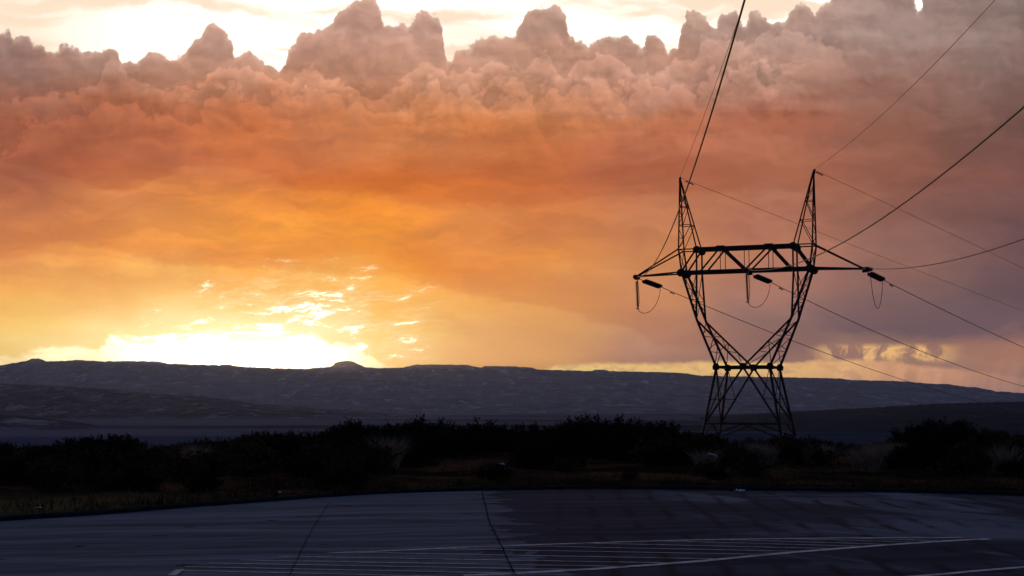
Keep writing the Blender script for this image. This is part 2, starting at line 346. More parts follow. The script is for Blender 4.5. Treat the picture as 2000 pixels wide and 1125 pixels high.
# ------------------------------------------------------------------ object helpers
def tag(o, label=None, cat=None, group=None, kind=None):
    if label: o['label'] = label
    if cat: o['category'] = cat
    if group: o['group'] = group
    if kind: o['kind'] = kind
    return o
def empty(name, loc=(0, 0, 0), rz=0.0):
    o = bpy.data.objects.new(name, None); o.location = loc; o.rotation_euler = (0, 0, rz)
    o.empty_display_size = 0.2
    COL.objects.link(o); return o
class MB:
    """collects boxes, bars, tubes; build() links them as one mesh object"""
    def __init__(s): s.v = []; s.f = []; s.sm = []
    def quadbar(s, a, b, w, h=None, up=None):
        a = Vector(a); b = Vector(b); d = (b - a).normalized(); h = h or w
        up = Vector(up) if up is not None else Vector((0, 0, 1))
        if abs(d.dot(up)) > 0.95: up = Vector((1, 0, 0))
        x = d.cross(up).normalized(); y = x.cross(d).normalized(); n = len(s.v)
        for p in (a, b):
            for sx, sy in ((-1, -1), (1, -1), (1, 1), (-1, 1)):
                s.v.append(p + x * sx * w / 2 + y * sy * h / 2)
        s.f += [(n, n+1, n+2, n+3), (n+7, n+6, n+5, n+4)] + [(n+i, n+4+i, n+4+(i+1) % 4, n+(i+1) % 4) for i in range(4)]
    def angle(s, a, b, w, t=None, flip=1):
        """an L-shaped steel angle from a to b: two flanges"""
        a = Vector(a); b = Vector(b); d = (b - a).normalized(); t = t or w * 0.16
        up = Vector((0, 1, 0)) if abs(d.y) < 0.9 else Vector((0, 0, 1))
        x = d.cross(up).normalized() * flip; y = x.cross(d).normalized(); n = len(s.v)
        prof = [(0, 0), (w, 0), (w, t), (t, t), (t, w), (0, w)]
        off = w * 0.33
        for p in (a, b):
            for px, py in prof: s.v.append(p + x * (px - off) + y * (py - off))
        s.f += [tuple(n + i for i in range(6)), tuple(n + 11 - i for i in range(6))]
        s.f += [(n+i, n+6+i, n+6+(i+1) % 6, n+(i+1) % 6) for i in range(6)]
    def plate(s, c, nrm, pts, t):
        """polygon plate: pts in (horizontal, up) coordinates around c, facing nrm"""
        c = Vector(c); nrm = Vector(nrm).normalized(); x = nrm.cross(Vector((0, 0, 1))).normalized()
        n = len(s.v); k = len(pts)
        for sgn in (-.5, .5):
            for u, v in pts: s.v.append(c + x * u + Vector((0, 0, v)) + nrm * t * sgn)
        s.f += [tuple(range(n, n + k)), tuple(range(n + 2*k - 1, n + k - 1, -1))]
        s.f += [(n+i, n+k+i, n+k+(i+1) % k, n+(i+1) % k) for i in range(k)]
    def tube(s, pts, r, seg=6, rads=None):
        pts = [Vector(p) for p in pts]; n0 = len(s.v)
        for i, p in enumerate(pts):
            d = (pts[min(i+1, len(pts)-1)] - pts[max(i-1, 0)]).normalized()
            up = Vector((0, 0, 1)) if abs(d.z) < 0.9 else Vector((1, 0, 0))
            x = d.cross(up).normalized(); y = x.cross(d); rr = rads[i] if rads else r
            for k in range(seg):
                a = 2 * math.pi * k / seg; s.v.append(p + (x * math.cos(a) + y * math.sin(a)) * rr)
        for i in range(len(pts) - 1):
            for k in range(seg):
                a = n0 + i*seg + k; b = n0 + i*seg + (k+1) % seg
                s.f.append((a, b, b + seg, a + seg))
        s.f.append(tuple(n0 + k for k in reversed(range(seg))))
        s.f.append(tuple(n0 + (len(pts)-1)*seg + k for k in range(seg)))
    def face(s, *p):
        n = len(s.v); s.v += [Vector(q) for q in p]; s.f.append(tuple(range(n, n + len(p))))
    def build(s, name, mat, parent=None, smooth=False, loc=None):
        me = bpy.data.meshes.new(name)
        if loc is not None: s.v = [Vector(v) - Vector(loc) for v in s.v]
        me.from_pydata([tuple(v) for v in s.v], [], s.f); me.update()
        if smooth:
            for p in me.polygons: p.use_smooth = True
        o = bpy.data.objects.new(name, me); me.materials.append(mat); COL.objects.link(o)
        if loc is not None: o.location = loc
        if parent is not None: o.parent = parent
        return o
def mat(name, col=(0.5, 0.5, 0.5), rough=0.7, metal=0.0, spec=0.5):
    m = bpy.data.materials.new(name); m.use_nodes = True
    b = m.node_tree.nodes['Principled BSDF']
    b.inputs['Base Color'].default_value = (*col, 1); b.inputs['Roughness'].default_value = rough
    b.inputs['Metallic'].default_value = metal; b.inputs['Specular IOR Level'].default_value = spec
    return m, NT(m.node_tree), b
def vmat(name, c1, c2, scale=4.0, rough=0.8, metal=0.0, spec=0.3, detail=5, lo=0.35, hi=0.65):
    m, N, b = mat(name, c1, rough, metal, spec)
    co = N.n('ShaderNodeTexCoord').outputs['Object']
    f = N.ss(N.noise(co, scale, detail, 0.6), lo, hi)
    N.l(N.mix(f, c1, c2), b.inputs['Base Color'])
    return m
M = {}
M['steel'] = vmat('weathered_steel', (0.012, 0.012, 0.014), (0.022, 0.021, 0.020), 1.3, 0.75, 0.0, 0.2)
M['plate'] = vmat('steel_plate', (0.012, 0.012, 0.013), (0.022, 0.021, 0.020), 2.0, 0.75, 0.0, 0.2)
M['porcelain'] = vmat('brown_porcelain', (0.05, 0.025, 0.018), (0.075, 0.035, 0.025), 3.0, 0.3, 0.0, 0.5)
M['wire'] = vmat('aged_aluminium_wire', (0.07, 0.07, 0.07), (0.12, 0.12, 0.12), 6.0, 0.6, 0.0, 0.25)
M['concrete'] = vmat('old_concrete', (0.16, 0.15, 0.14), (0.28, 0.26, 0.24), 5.0, 0.9)
M['leaf'] = vmat('dark_sage_leaf', (0.012, 0.012, 0.007), (0.024, 0.020, 0.011), 7.0, 0.9, spec=0.0)
M['rust'] = vmat('rusty_dry_leaf', (0.060, 0.024, 0.012), (0.150, 0.065, 0.028), 5.0, 0.95, spec=0.0)
M['twig'] = vmat('dry_twig', (0.022, 0.014, 0.008), (0.045, 0.026, 0.014), 9.0, 0.95, spec=0.0)
M['straw'] = vmat('dry_straw', (0.26, 0.15, 0.09), (0.48, 0.30, 0.18), 6.0, 0.9, spec=0.0)
M['dullgrass'] = vmat('dull_dry_grass', (0.050, 0.022, 0.010), (0.19, 0.090, 0.034), 2.0, 0.95, spec=0.0)
M['white'] = vmat('white_plastic', (0.70, 0.70, 0.70), (0.85, 0.84, 0.83), 8.0, 0.5)

# ------------------------------------------------------------------ lot outline and ground height
EDGE = [on_ground(px, py) for px, py in
        [(-150,1030),(0,1017),(140,1010),(260,1001),(350,992),(500,982),(620,972),(750,964),(900,959),(1000,957),(1150,955),(1300,956),(1500,958),(1700,961),(1850,964),(2000,968),(2150,973)]]
EDGE = [Vector((-60, 4, 0)), Vector((-34, 13.5, 0)), Vector((-18, 17.6, 0))] + EDGE + [Vector((20, 24.2, 0)), Vector((34, 18, 0)), Vector((60, 3, 0))]
ex = np.array([p.x for p in EDGE]); ey = np.array([p.y for p in EDGE])
def smooth_edge(x):
    return float(np.mean([np.interp(x + d, ex, ey) for d in (-.5, -.25, 0, .25, .5)]))
def edge_dist(x, y): return y - smooth_edge(x)
def sst(x, a, b):
    t = min(1, max(0, (x - a) / (b - a))); return t * t * (3 - 2 * t)
def hgt(x, y):
    r = math.hypot(x, y)
    d = edge_dist(x, y) if -60 < x < 60 else y - 3
    if d < 0.10: return -0.35
    h = 0.10
    h += 0.10 * sst(d, 2, 14) * (0.4 + mnoise.noise(Vector((x * .08, y * .08, 0))))
    h += 0.10 * mnoise.fractal(Vector((x * .45, y * .45, 3)), 1, 2, 3) * sst(d, .3, 2) * (1 - sst(r, 150, 600))
    h -= 1.05 * sst(r, 52, 100)
    h -= 0.45 * sst(-x, 6, 16) * sst(d, 4, 20)
    h -= 14.5 * sst(r, 105, 700)
    h -= 4.0 * sst(r, 700, 5000)
    h += 1.6 * mnoise.noise(Vector((x * .002, y * .002, 7))) * sst(r, 500, 1500)
    return h

# ------------------------------------------------------------------ ground sheet (reaches the horizon)
def ground_mat():
    m, N, b = mat('desert_ground', (0.1, 0.07, 0.05), 1.0, 0, 0.0)
    g = N.n('ShaderNodeNewGeometry').outputs['Position']
    sp = N.n('ShaderNodeSeparateXYZ'); N.l(g, sp.inputs[0])
    fl = N.xyz(sp.outputs[0], sp.outputs[1])
    n1 = N.noise(fl, 0.35, 6, 0.6, 0.4, dim='2D')
    n2 = N.noise(fl, 6.0, 5, 0.65, dim='2D')
    near = N.mix(N.ss(n1, 0.40, 0.62), (0.014, 0.008, 0.005), (0.17, 0.070, 0.026))
    near = N.mix(N.ss(n2, 0.35, 0.7), near, (0.035, 0.020, 0.010))
    lf = N.mul(N.ss(sp.outputs[0], -3.0, -6.5), N.ss(N.add(sp.outputs[1], N.mul(n1, 4.0)), 29.0, 25.5))
    near = N.mix(N.mul(lf, N.ss(n2, 0.25, 0.6, 0.35, 0.95)), near, (0.19, 0.115, 0.040))
    # valley floor: scrub flats and pale bare streaks
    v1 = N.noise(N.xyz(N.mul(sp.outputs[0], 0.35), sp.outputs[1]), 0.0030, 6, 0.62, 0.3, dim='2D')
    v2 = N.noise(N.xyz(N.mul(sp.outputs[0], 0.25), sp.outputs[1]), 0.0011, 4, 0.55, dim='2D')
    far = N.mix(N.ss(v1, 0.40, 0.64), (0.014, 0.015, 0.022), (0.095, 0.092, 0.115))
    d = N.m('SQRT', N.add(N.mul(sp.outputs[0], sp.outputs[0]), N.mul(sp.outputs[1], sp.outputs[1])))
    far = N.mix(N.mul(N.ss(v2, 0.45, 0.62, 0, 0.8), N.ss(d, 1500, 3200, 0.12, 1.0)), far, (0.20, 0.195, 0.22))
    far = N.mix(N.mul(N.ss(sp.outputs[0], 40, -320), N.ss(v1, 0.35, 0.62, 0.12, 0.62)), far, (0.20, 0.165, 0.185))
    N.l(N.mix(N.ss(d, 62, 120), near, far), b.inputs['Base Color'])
    bp = N.n('ShaderNodeBump'); N.put(bp.inputs['Height'], n2); bp.inputs['Strength'].default_value = 0.5; bp.inputs['Distance'].default_value = 0.05
    N.l(bp.outputs[0], b.inputs['Normal'])
    return m
def build_ground():
    az = list(np.concatenate([np.linspace(-180, -26, 60, endpoint=False), np.linspace(-26, 26, 260, endpoint=False), np.linspace(26, 180, 60, endpoint=False)]))
    rs = [2, 8, 14] + list(np.linspace(18, 70, 160)) + list(np.geomspace(71, 14000, 130))
    v = [(0, 0, -0.35)]; f = []
    na = len(az)
    for r in rs:
        for a in az:
            x = r * math.sin(R(a)); y = r * math.cos(R(a))
            v.append((x, y, hgt(x, y)))
    for k in range(na): f.append((0, 1 + (k+1) % na, 1 + k))
    for i in range(len(rs) - 1):
        for k in range(na):
            a = 1 + i*na + k; b = 1 + i*na + (k+1) % na
            f.append((a, b, b + na, a + na))
    me = bpy.data.meshes.new('ground'); me.from_pydata(v, [], f); me.update()
    for p in me.polygons: p.use_smooth = True
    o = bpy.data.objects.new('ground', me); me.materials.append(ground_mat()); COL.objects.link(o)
    tag(o, 'dry desert ground falling away to the valley floor', kind='structure')
build_ground()

# ------------------------------------------------------------------ paved lot
def asphalt_mat():
    m, N, b = mat('worn_asphalt', (0.06, 0.06, 0.065), 0.95, 0, 0.03)
    g = N.n('ShaderNodeNewGeometry').outputs['Position']
    sp = N.n('ShaderNodeSeparateXYZ'); N.l(g, sp.inputs[0]); X, Y, _ = sp.outputs
    fl = N.xyz(X, Y)
    wob = N.sub(N.noise(fl, 0.30, 4, 0.55, dim='2D'), 0.5)
    # broom / tyre streaks sweeping along the lot
    sw = N.noise(N.xyz(N.mul(X, 0.07), N.add(Y, N.add(N.mul(X, -0.16), N.mul(wob, 1.0)))), 1.9, 6, 0.66, 0.15, dim='2D')
    sw2 = N.noise(N.xyz(N.mul(X, 0.16), N.add(Y, N.add(N.mul(X, -0.20), N.mul(wob, 1.6)))), 4.0, 5, 0.72, 0.25, dim='2D')
    base = N.mix(N.ss(sw, 0.30, 0.70), (0.058, 0.068, 0.082), (0.170, 0.188, 0.208))
    base = N.mix(N.ss(sw2, 0.45, 0.75, 0.0, 0.40), base, (0.27, 0.29, 0.31))
    # newer, darker surface with a ragged left edge and pale worn islands
    n = N.noise(fl, 0.85, 6, 0.62, 0.9, dim='2D')
    k = N.add(X, N.mad(N.sub(n, 0.5), 2.6, N.mul(N.sub(Y, 18.0), 0.045)))
    dark = N.ss(k, 0.02, 0.22)
    pn = N.noise(N.xyz(N.add(X, N.mul(Y, 0.5)), N.mul(Y, 0.55)), 0.42, 5, 0.6, 0.7, dim='2D')
    pale = N.ss(pn, 0.44, 0.68, 0.0, 0.9)
    darkc = N.mix(N.ss(sw, 0.25, 0.75), (0.006, 0.013, 0.030), (0.025, 0.040, 0.072))
    darkc = N.mix(N.mul(pale, N.ss(X, 2.0, 4.0)), darkc, (0.165, 0.182, 0.202))
    base = N.mix(N.mul(dark, 0.92), base, darkc)
    # dark seal stripes running away from the viewer
    ph = N.add(X, N.add(N.mul(wob, 0.35), N.mul(N.sub(Y, 18.0), -0.035)))
    tri = N.m('ABSOLUTE', N.sub(N.m('FRACT', N.m('DIVIDE', ph, 0.58)), 0.5))
    stripe = N.mul(N.ss(tri, 0.28, 0.50), N.mul(N.ss(X, 0.5, 0.9), N.ss(N.noise(fl, 0.5, 3, 0.6, dim='2D'), 0.38, 0.60)))
    base = N.mix(N.mul(stripe, 0.9), base, (0.005, 0.008, 0.016))
    # oil spots
    o = N.ss(N.noise(fl, 1.6, 4, 0.5, 0.2, dim='2D'), 0.70, 0.76)
    base = N.mix(N.mul(o, 0.8), base, (0.015, 0.015, 0.019))
    gr = N.noise(fl, 60, 3, 0.7, dim='2D')
    k2 = N.mad(gr, 1.3, 0.35)
    base = N.mix(1.0, base, N.xyz(k2, k2, k2), 'MULTIPLY')
    N.l(base, b.inputs['Base Color'])
    N.l(N.lr(sw, 0.3, 0.7, 1.0, 0.88), b.inputs['Roughness'])
    bp = N.n('ShaderNodeBump'); N.put(bp.inputs['Height'], gr); bp.inputs['Strength'].default_value = 0.35; bp.inputs['Distance'].default_value = 0.01
    N.l(bp.outputs[0], b.inputs['Normal'])
    return m
def build_lot():
    xs = np.linspace(-58, 58, 240)
    v = []; f = []
    for x in xs:
        y1 = smooth_edge(x)
        for t in (0, .3, .6, .8, .9, 1): v.append((x, -45 + (y1 + 45) * t, 0))
    for i in range(len(xs) - 1):
        for k in range(5):
            a = i * 6 + k; f.append((a, a + 6, a + 7, a + 1))
    me = bpy.data.meshes.new('parking_lot'); me.from_pydata(v, [], f); me.update()
    o = bpy.data.objects.new('parking_lot', me); me.materials.append(asphalt_mat()); COL.objects.link(o)
    tag(o, 'worn grey asphalt lot with curved far edge', kind='structure')
    # kerb along the far edge
    km = vmat('kerb_concrete', (0.014, 0.013, 0.013), (0.030, 0.028, 0.026), 3.0, 0.95, spec=0.05)
    mb = MB(); prof_ = [(0.0, -0.1), (0.02, 0.055), (0.05, 0.07), (0.16, 0.07), (0.18, 0.055), (0.18, -0.1)]
    xs = np.linspace(-57.9, 57.9, 420); n = len(prof_)
    for x in xs:
        y = smooth_edge(x); dy = (smooth_edge(x + .2) - smooth_edge(x - .2)) / .4
        nn = Vector((-dy, 1, 0)).normalized()
        for a, z in prof_: mb.v.append(Vector((x, y, 0)) + nn * a + Vector((0, 0, z)))
    for i in range(len(xs) - 1):
        for k in range(n - 1):
            a = i*n + k; mb.f.append((a, a + n, a + n + 1, a + 1))
    o = mb.build('kerb', km); tag(o, 'low dark kerb curving along the far edge of the asphalt lot', kind='structure')
build_lot()

# painted markings: thin sheets 4 mm above the asphalt
def paint_mat():
    m, N, b = mat('worn_white_paint', (0.5, 0.5, 0.5), 0.7, 0, 0.3)
    g = N.n('ShaderNodeNewGeometry').outputs['Position']
    n = N.noise(g, 5.0, 5, 0.75, 0.3)
    n2 = N.noise(g, 0.9, 3, 0.6)
    c = N.mix(N.ss(n, 0.35, 0.62), (0.20, 0.20, 0.205), (0.62, 0.61, 0.60))
    c = N.mix(N.ss(n2, 0.52, 0.70, 0, 0.7), c, (0.13, 0.13, 0.14))
    N.l(c, b.inputs['Base Color']); return m
M['paint'] = paint_mat()
def strip(mb, pts, w, z=0.004):
    pts = [Vector((p.x, p.y, z)) for p in pts]; n = len(mb.v)
    for i, p in enumerate(pts):
        d = (pts[min(i+1, len(pts)-1)] - pts[max(i-1, 0)]).normalized(); s = Vector((-d.y, d.x, 0)) * w / 2
        mb.v += [p + s, p - s]
    for i in range(len(pts) - 1): mb.f.append((n+2*i, n+2*i+1, n+2*i+3, n+2*i+2))
def resample(pts, n=40):
    P = [on_ground(*p) for p in pts]
    xs = [p.x for p in P]; ys = [p.y for p in P]
    X = np.linspace(xs[0], xs[-1], n); Yv = np.interp(X, xs, ys)
    Yv = np.convolve(np.pad(Yv, 3, mode='edge'), np.ones(7) / 7, 'valid')
    return [Vector((a, b, 0)) for a, b in zip(X, Yv)]
LA = [(640,1082),(800,1074),(960,1067),(1150,1061),(1300,1056),(1460,1053),(1650,1051),(1880,1050)]
LB = [(905,1126),(1000,1120),(1100,1116),(1200,1109),(1300,1102),(1400,1094),(1500,1083),(1600,1075),(1700,1067),(1800,1060),(1930,1052)]
mb = MB()
strip(mb, resample(LA), 0.09); strip(mb, resample(LB), 0.13)
HATCH = [((542,1087.5),(1330,1101)),((470,1095),(1240,1108)),((408,1101),(1140,1114)),((362,1108),(1010,1121)),((345,1115),(900,1128)),
         ((700,1080),(1410,1093)),((860,1073),(1490,1084)),((1010,1067),(1560,1078)),((1150,1062),(1620,1072.5)),((1290,1057.5),(1680,1068)),((1420,1055),(1740,1064.5)),
         ((1540,1053),(1790,1060.5)),((1660,1052),(1840,1057.5))]
for a, b in HATCH: strip(mb, [on_ground(*a), on_ground((a[0]+b[0])/2, (a[1]+b[1])/2), on_ground(*b)], 0.045, 0.008)
strip(mb, [on_ground(335, 1126), on_ground(352, 1114)], 0.09, 0.012)
strip(mb, resample([(1760,1132),(1800,1126),(1880,1117),(1940,1112),(2000,1108),(2120,1100)], 12), 0.10)
o = mb.build('road_marking', M['paint']); tag(o, 'worn white hatched painted wedge on the asphalt', kind='structure')
crk, _, _ = mat('crack_filler', (0.006, 0.007, 0.010), 1.0, 0, 0.0)
mb = MB()
for pts, w in (([(642,984),(625,1010),(607,1040),(590,1075),(575,1105),(562,1130)], .008), ([(942,962),(955,1020),(968,1045),(985,1080),(1008,1130)], .014)):
    P = []
    for i, p in enumerate([on_ground(*q) for q in pts]): P.append(p)
    Q = []
    for a, b in zip(P[:-1], P[1:]):
        for t in np.linspace(0, 1, 8, endpoint=False):
            q = a.lerp(b, t); q.x += random.uniform(-.006, .006); Q.append(q)
    strip(mb, Q, w, 0.016)
o = mb.build('crack_seal', crk); tag(o, 'thin dark cracks running across the asphalt', kind='structure')

# ------------------------------------------------------------------ distant land
def land(name, pts, Yc, depth_front, depth_back, base, material, label, cliff=0.0, rough=0.0, na=500, seed=0.0, aspan=None):
    """a long hill: crest traced as heights at distance Yc, real slopes in front of and behind it"""
    A_ = [look(px, py)[0] for px, py in pts]; H_ = [look(px, py)[1] * Yc + EYE for px, py in pts]
    a0, a1 = aspan or (A_[0], A_[-1])
    As = np.linspace(a0, a1, na)
    rows = []
    nf, nb = 46, 8
    for i in range(nf + 1): rows.append(('f', i / nf))
    for i in range(1, nb + 1): rows.append(('b', i / nb))
    v = []; f = []
    for a in As:
        x0 = a * Yc; zc = float(np.interp(a, A_, H_)) + Yc * .00042 * mnoise.fractal(Vector((x0 / Yc * 260, seed, 0)), .7, 2.2, 5)
        for kind, s in rows:
            if kind == 'f':
                Y = Yc - depth_front * (1 - s)
                if cliff:
                    q = 0.50 * (s / .72) ** 1.5 if s < .72 else (0.50 + 0.26 * (s - .72) / .18 if s < .90 else (0.76 + 0.22 * ((s - .90) / .06) if s < .96 else 0.98 + 0.02 * (s - .96) / .04))
                else: q = math.sin(s * math.pi / 2) ** 1.4
                n = mnoise.fractal(Vector((x0 * rough, Y * rough * 0.35, seed)), .9, 2.1, 5)
                n2_ = mnoise.fractal(Vector((x0 * rough * 9, Y * rough * 1.2, seed + 3)), .8, 2.1, 4)
                rd = 1 - abs(mnoise.noise(Vector((x0 * rough * 1.7, s * 1.5, seed + 9)))) * 2
                z = base + (zc - base) * min(q * (1 + 0.30 * n * (1 - s) + 0.16 * rd * math.sin(math.pi * s)), 0.995 if s < 1 else 1)
                Yd = Y + depth_front * (0.10 * (n + .6 * rd) + 0.045 * n2_) * math.sin(math.pi * min(s * 1.02, 1))
                if s == 0: z = base - 6
            else:
                Y = Yc + depth_back * s; Yd = Y
                z = zc - (zc - base) * 0.03 * s - (4 if kind == 'b' and s > .1 else 0) * s
                if s == 1: z = base - 10
            v.append((a * Yd, Yd, z))
    m = len(rows)
    for i in range(na - 1):
        for k in range(m - 1):
            p = i*m + k; f.append((p, p + m, p + m + 1, p + 1))
    me = bpy.data.meshes.new(name); me.from_pydata(v, [], f); me.update()
    for p in me.polygons: p.use_smooth = True
    o = bpy.data.objects.new(name, me); me.materials.append(material); COL.objects.link(o)
    return tag(o, label, kind='structure')
def rock_mat(name, dark, mid, pale, sx, sz, lo=0.56, hi=0.72):
    m, N, b = mat(name, mid, 1.0, 0, 0.0)
    g = N.n('ShaderNodeNewGeometry').outputs['Position']
    sp = N.n('ShaderNodeSeparateXYZ'); N.l(g, sp.inputs[0]); X, Y, Z = sp.outputs
    n0 = N.noise(g, sx * 0.5, 4, 0.6)
    st = N.noise(N.xyz(N.mul(X, sx), N.mul(Y, sx), N.mad(n0, 3.0, N.mul(Z, sz))), 1.0, 6, 0.62, 0.4)
    bl = N.noise(N.xyz(N.mul(X, sx * 2.6), N.mul(Y, sx * 0.9), N.mul(Z, sz * .8)), 1.0, 6, 0.70, 0.6)
    c = N.mix(N.ss(st, 0.36, 0.60), dark, mid)
    c = N.mix(N.ss(bl, lo, hi), c, pale)
    N.l(c, b.inputs['Base Color'])
    bp = N.n('ShaderNodeBump'); N.put(bp.inputs['Height'], N.add(st, bl)); bp.inputs['Strength'].default_value = 1.0; bp.inputs['Distance'].default_value = 60
    N.l(bp.outputs[0], b.inputs['Normal'])
    return m
M['mesa'] = rock_mat('mesa_sandstone', (0.075, 0.080, 0.100), (0.165, 0.172, 0.21), (0.58, 0.58, 0.64), 0.0070, 0.042, 0.52, 0.74)
M['hill'] = rock_mat('near_hill_shale', (0.060, 0.046, 0.058), (0.150, 0.118, 0.140), (0.50, 0.42, 0.46), 0.011, 0.075, 0.50, 0.70)
M['scrub'] = rock_mat('dark_scrub_plain', (0.009, 0.011, 0.020), (0.020, 0.022, 0.036), (0.055, 0.058, 0.080), 0.004, 0.25, 0.55, 0.70)

RIDGE = [(-900,742),(-500,728),(-200,722),(0,714),(25,709),(45,706),(55,704),(62,700),(72,700),(84,702),(90,706),(120,705),(150,703),(205,706),(250,705),(310,706),(325,710),(380,712),(420,713),
 (445,712),(470,716),(530,719),(600,721),(612,719),(640,717),(650,715),(655,709),(664,706),(680,705),(692,707),(702,712),(712,717),(740,719),(790,718),(802,714),(815,712),(860,712),(915,713),(925,716),
 (940,718),(948,715),(1000,716),(1040,718),(1050,722),(1100,723),(1155,725),(1163,722),(1180,722),(1190,725),(1300,727),(1340,729),(1360,733),(1420,735),(1540,737),(1640,739),(1660,742),(1750,744),
 (1830,750),(1850,750),(1890,756),(1905,756),(1945,764),(1975,766),(2000,768),(2200,772),(2700,765),(3200,770)]
land('mesa', RIDGE, 6500, 2300, 2200, -21, M['mesa'], 'long flat topped mesa along the horizon', cliff=1, rough=.0011, na=1500, seed=1)
land('hill', [(-900,742),(-400,746),(0,752),(100,754),(175,758),(290,768),(385,774),(525,790),(665,801),(760,808),(860,816)], 3000, 900, 700, -20,
     M['hill'], 'darker hill sloping down to the right below the mesa', rough=.0030, na=420, seed=4)
land('hill', [(-900,800),(-300,800),(0,809),(60,813),(140,823),(200,832),(300,842)], 1300, 300, 300, -19.5,
     M['hill'], 'low dark rise at the far left of the valley', rough=.006, na=200, seed=6)
land('hill', [(1230,824),(1380,815),(1460,809),(1560,803),(1700,796),(1800,790),(1900,787),(2000,785),(2300,782),(3000,780)], 2200, 1300, 900, -20.5,
     M['scrub'], 'dark scrub covered plain rising to the right', rough=.0016, na=300, seed=8)

# ------------------------------------------------------------------ transmission tower
TH = 0.369
TC = Vector((18.253, 110.0, EYE))
U = Vector((math.cos(TH), -math.sin(TH), 0)); V = Vector((math.sin(TH), math.cos(TH), 0))
tower = empty('transmission_tower', (TC.x, TC.y, -0.95))
tag(tower, 'black steel lattice transmission tower with two peaks standing in the desert scrub', 'transmission tower')
T0 = Vector((TC.x, TC.y, -0.95))
def T(u, v, w): return TC + U * u + V * v + Vector((0, 0, w)) - T0   # relative to the tower's base
D = dict(a1=2.067, d1=2.014, w1=2.97, a2=2.852, d2=2.776, w2=-1.347, b=5.0, d3=.891, w3=10.489, c=3.75, d4=.883, w4=12.291, e=5.229, k=3.654, dk=1.558, wk=6.642, q=5.283, w5=18.015, r=8.89, w6=10.32)
a1, d1, w1 = D['a1'], D['d1'], D['w1']
slope = (D['a2'] - a1) / (w1 - D['w2']); sloped = (D['d2'] - d1) / (w1 - D['w2'])
WF = -2.55                                    # foot level, relative to the eye
def leg_at(w): return a1 + slope * (w1 - w), d1 + sloped * (w1 - w)
af, df = leg_at(WF)
BIG, MED, SML, THN = 0.19, 0.135, 0.09, 0.055
# legs with footing
for su in (-1, 1):
    for sv_ in (-1, 1):
        m = MB(); m.angle(T(su*af, sv_*df, WF), T(su*a1, sv_*d1, w1), BIG, flip=su)
        lg = m.build('leg', M['steel'], tower)
        fm = MB(); p = T(su*af, sv_*df, WF); fm.tube([p + Vector((0, 0, -.5)), p + Vector((0, 0, .22)), p + Vector((0, 0, .26))], .3, 10, [.32, .30, .26])
        fm.build('footing', M['concrete'], lg)
# lower bracing: per face, K from the centre of the waist to the feet, redundant members
m = MB()
wm = D['w2']; am, dm = leg_at(wm); wh = 0.55; ah, dh = leg_at(wh)
for s in (-1, 1):
    for t in (-1, 1):
        # front / back faces
        f0 = T(t*am, s*dm, wm); c0 = T(0, s*d1, w1)
        m.angle(c0, f0, MED)
        mid = c0.lerp(f0, (w1 - wh) / (w1 - wm)); m.angle(mid, T(t*ah, s*dh, wh), THN)
        m.angle(mid, T(t*a1*0.97, s*d1, w1 - .12), THN)
        # side faces
        g0 = T(s*am, t*dm, wm); h0 = T(s*a1, 0, w1)
        m.angle(T(s*a1, t*d1, w1), T(s*am, -t*dm, wm), SML)
    m.angle(T(-am, s*dm, wm), T(am, s*dm, wm), SML); m.angle(T(s*am, -dm, wm), T(s*am, dm, wm), SML)
    for t in (-1, 1):
        m.angle(T(0, s*dm, wm), T(t*af*.99, s*df, WF + .15), SML)
        m.angle(T(s*am, 0, wm), T(s*af*.99, t*df, WF + .15), SML)
m.build('leg_bracing', M['steel'], tower)
# waist frame
m = MB()
for s in (-1, 1):
    m.angle(T(-a1, s*d1, w1), T(a1, s*d1, w1), BIG); m.angle(T(s*a1, -d1, w1), T(s*a1, d1, w1), BIG)
    m.angle(T(-a1, s*d1, w1), T(a1, -s*d1, w1), THN)
waist = m.build('waist_frame', M['steel'], tower)
for u in (-1, 0, 1):
    for s in (-1, 1):
        m = MB(); m.plate(T(u*a1, s*d1*1.01, w1 + .04), V, [(-.24, -.24), (.24, -.24), (.28, .05), (.14, .28), (-.14, .28), (-.28, .05)], .03)
        m.build('gusset_plate', M['plate'], waist)
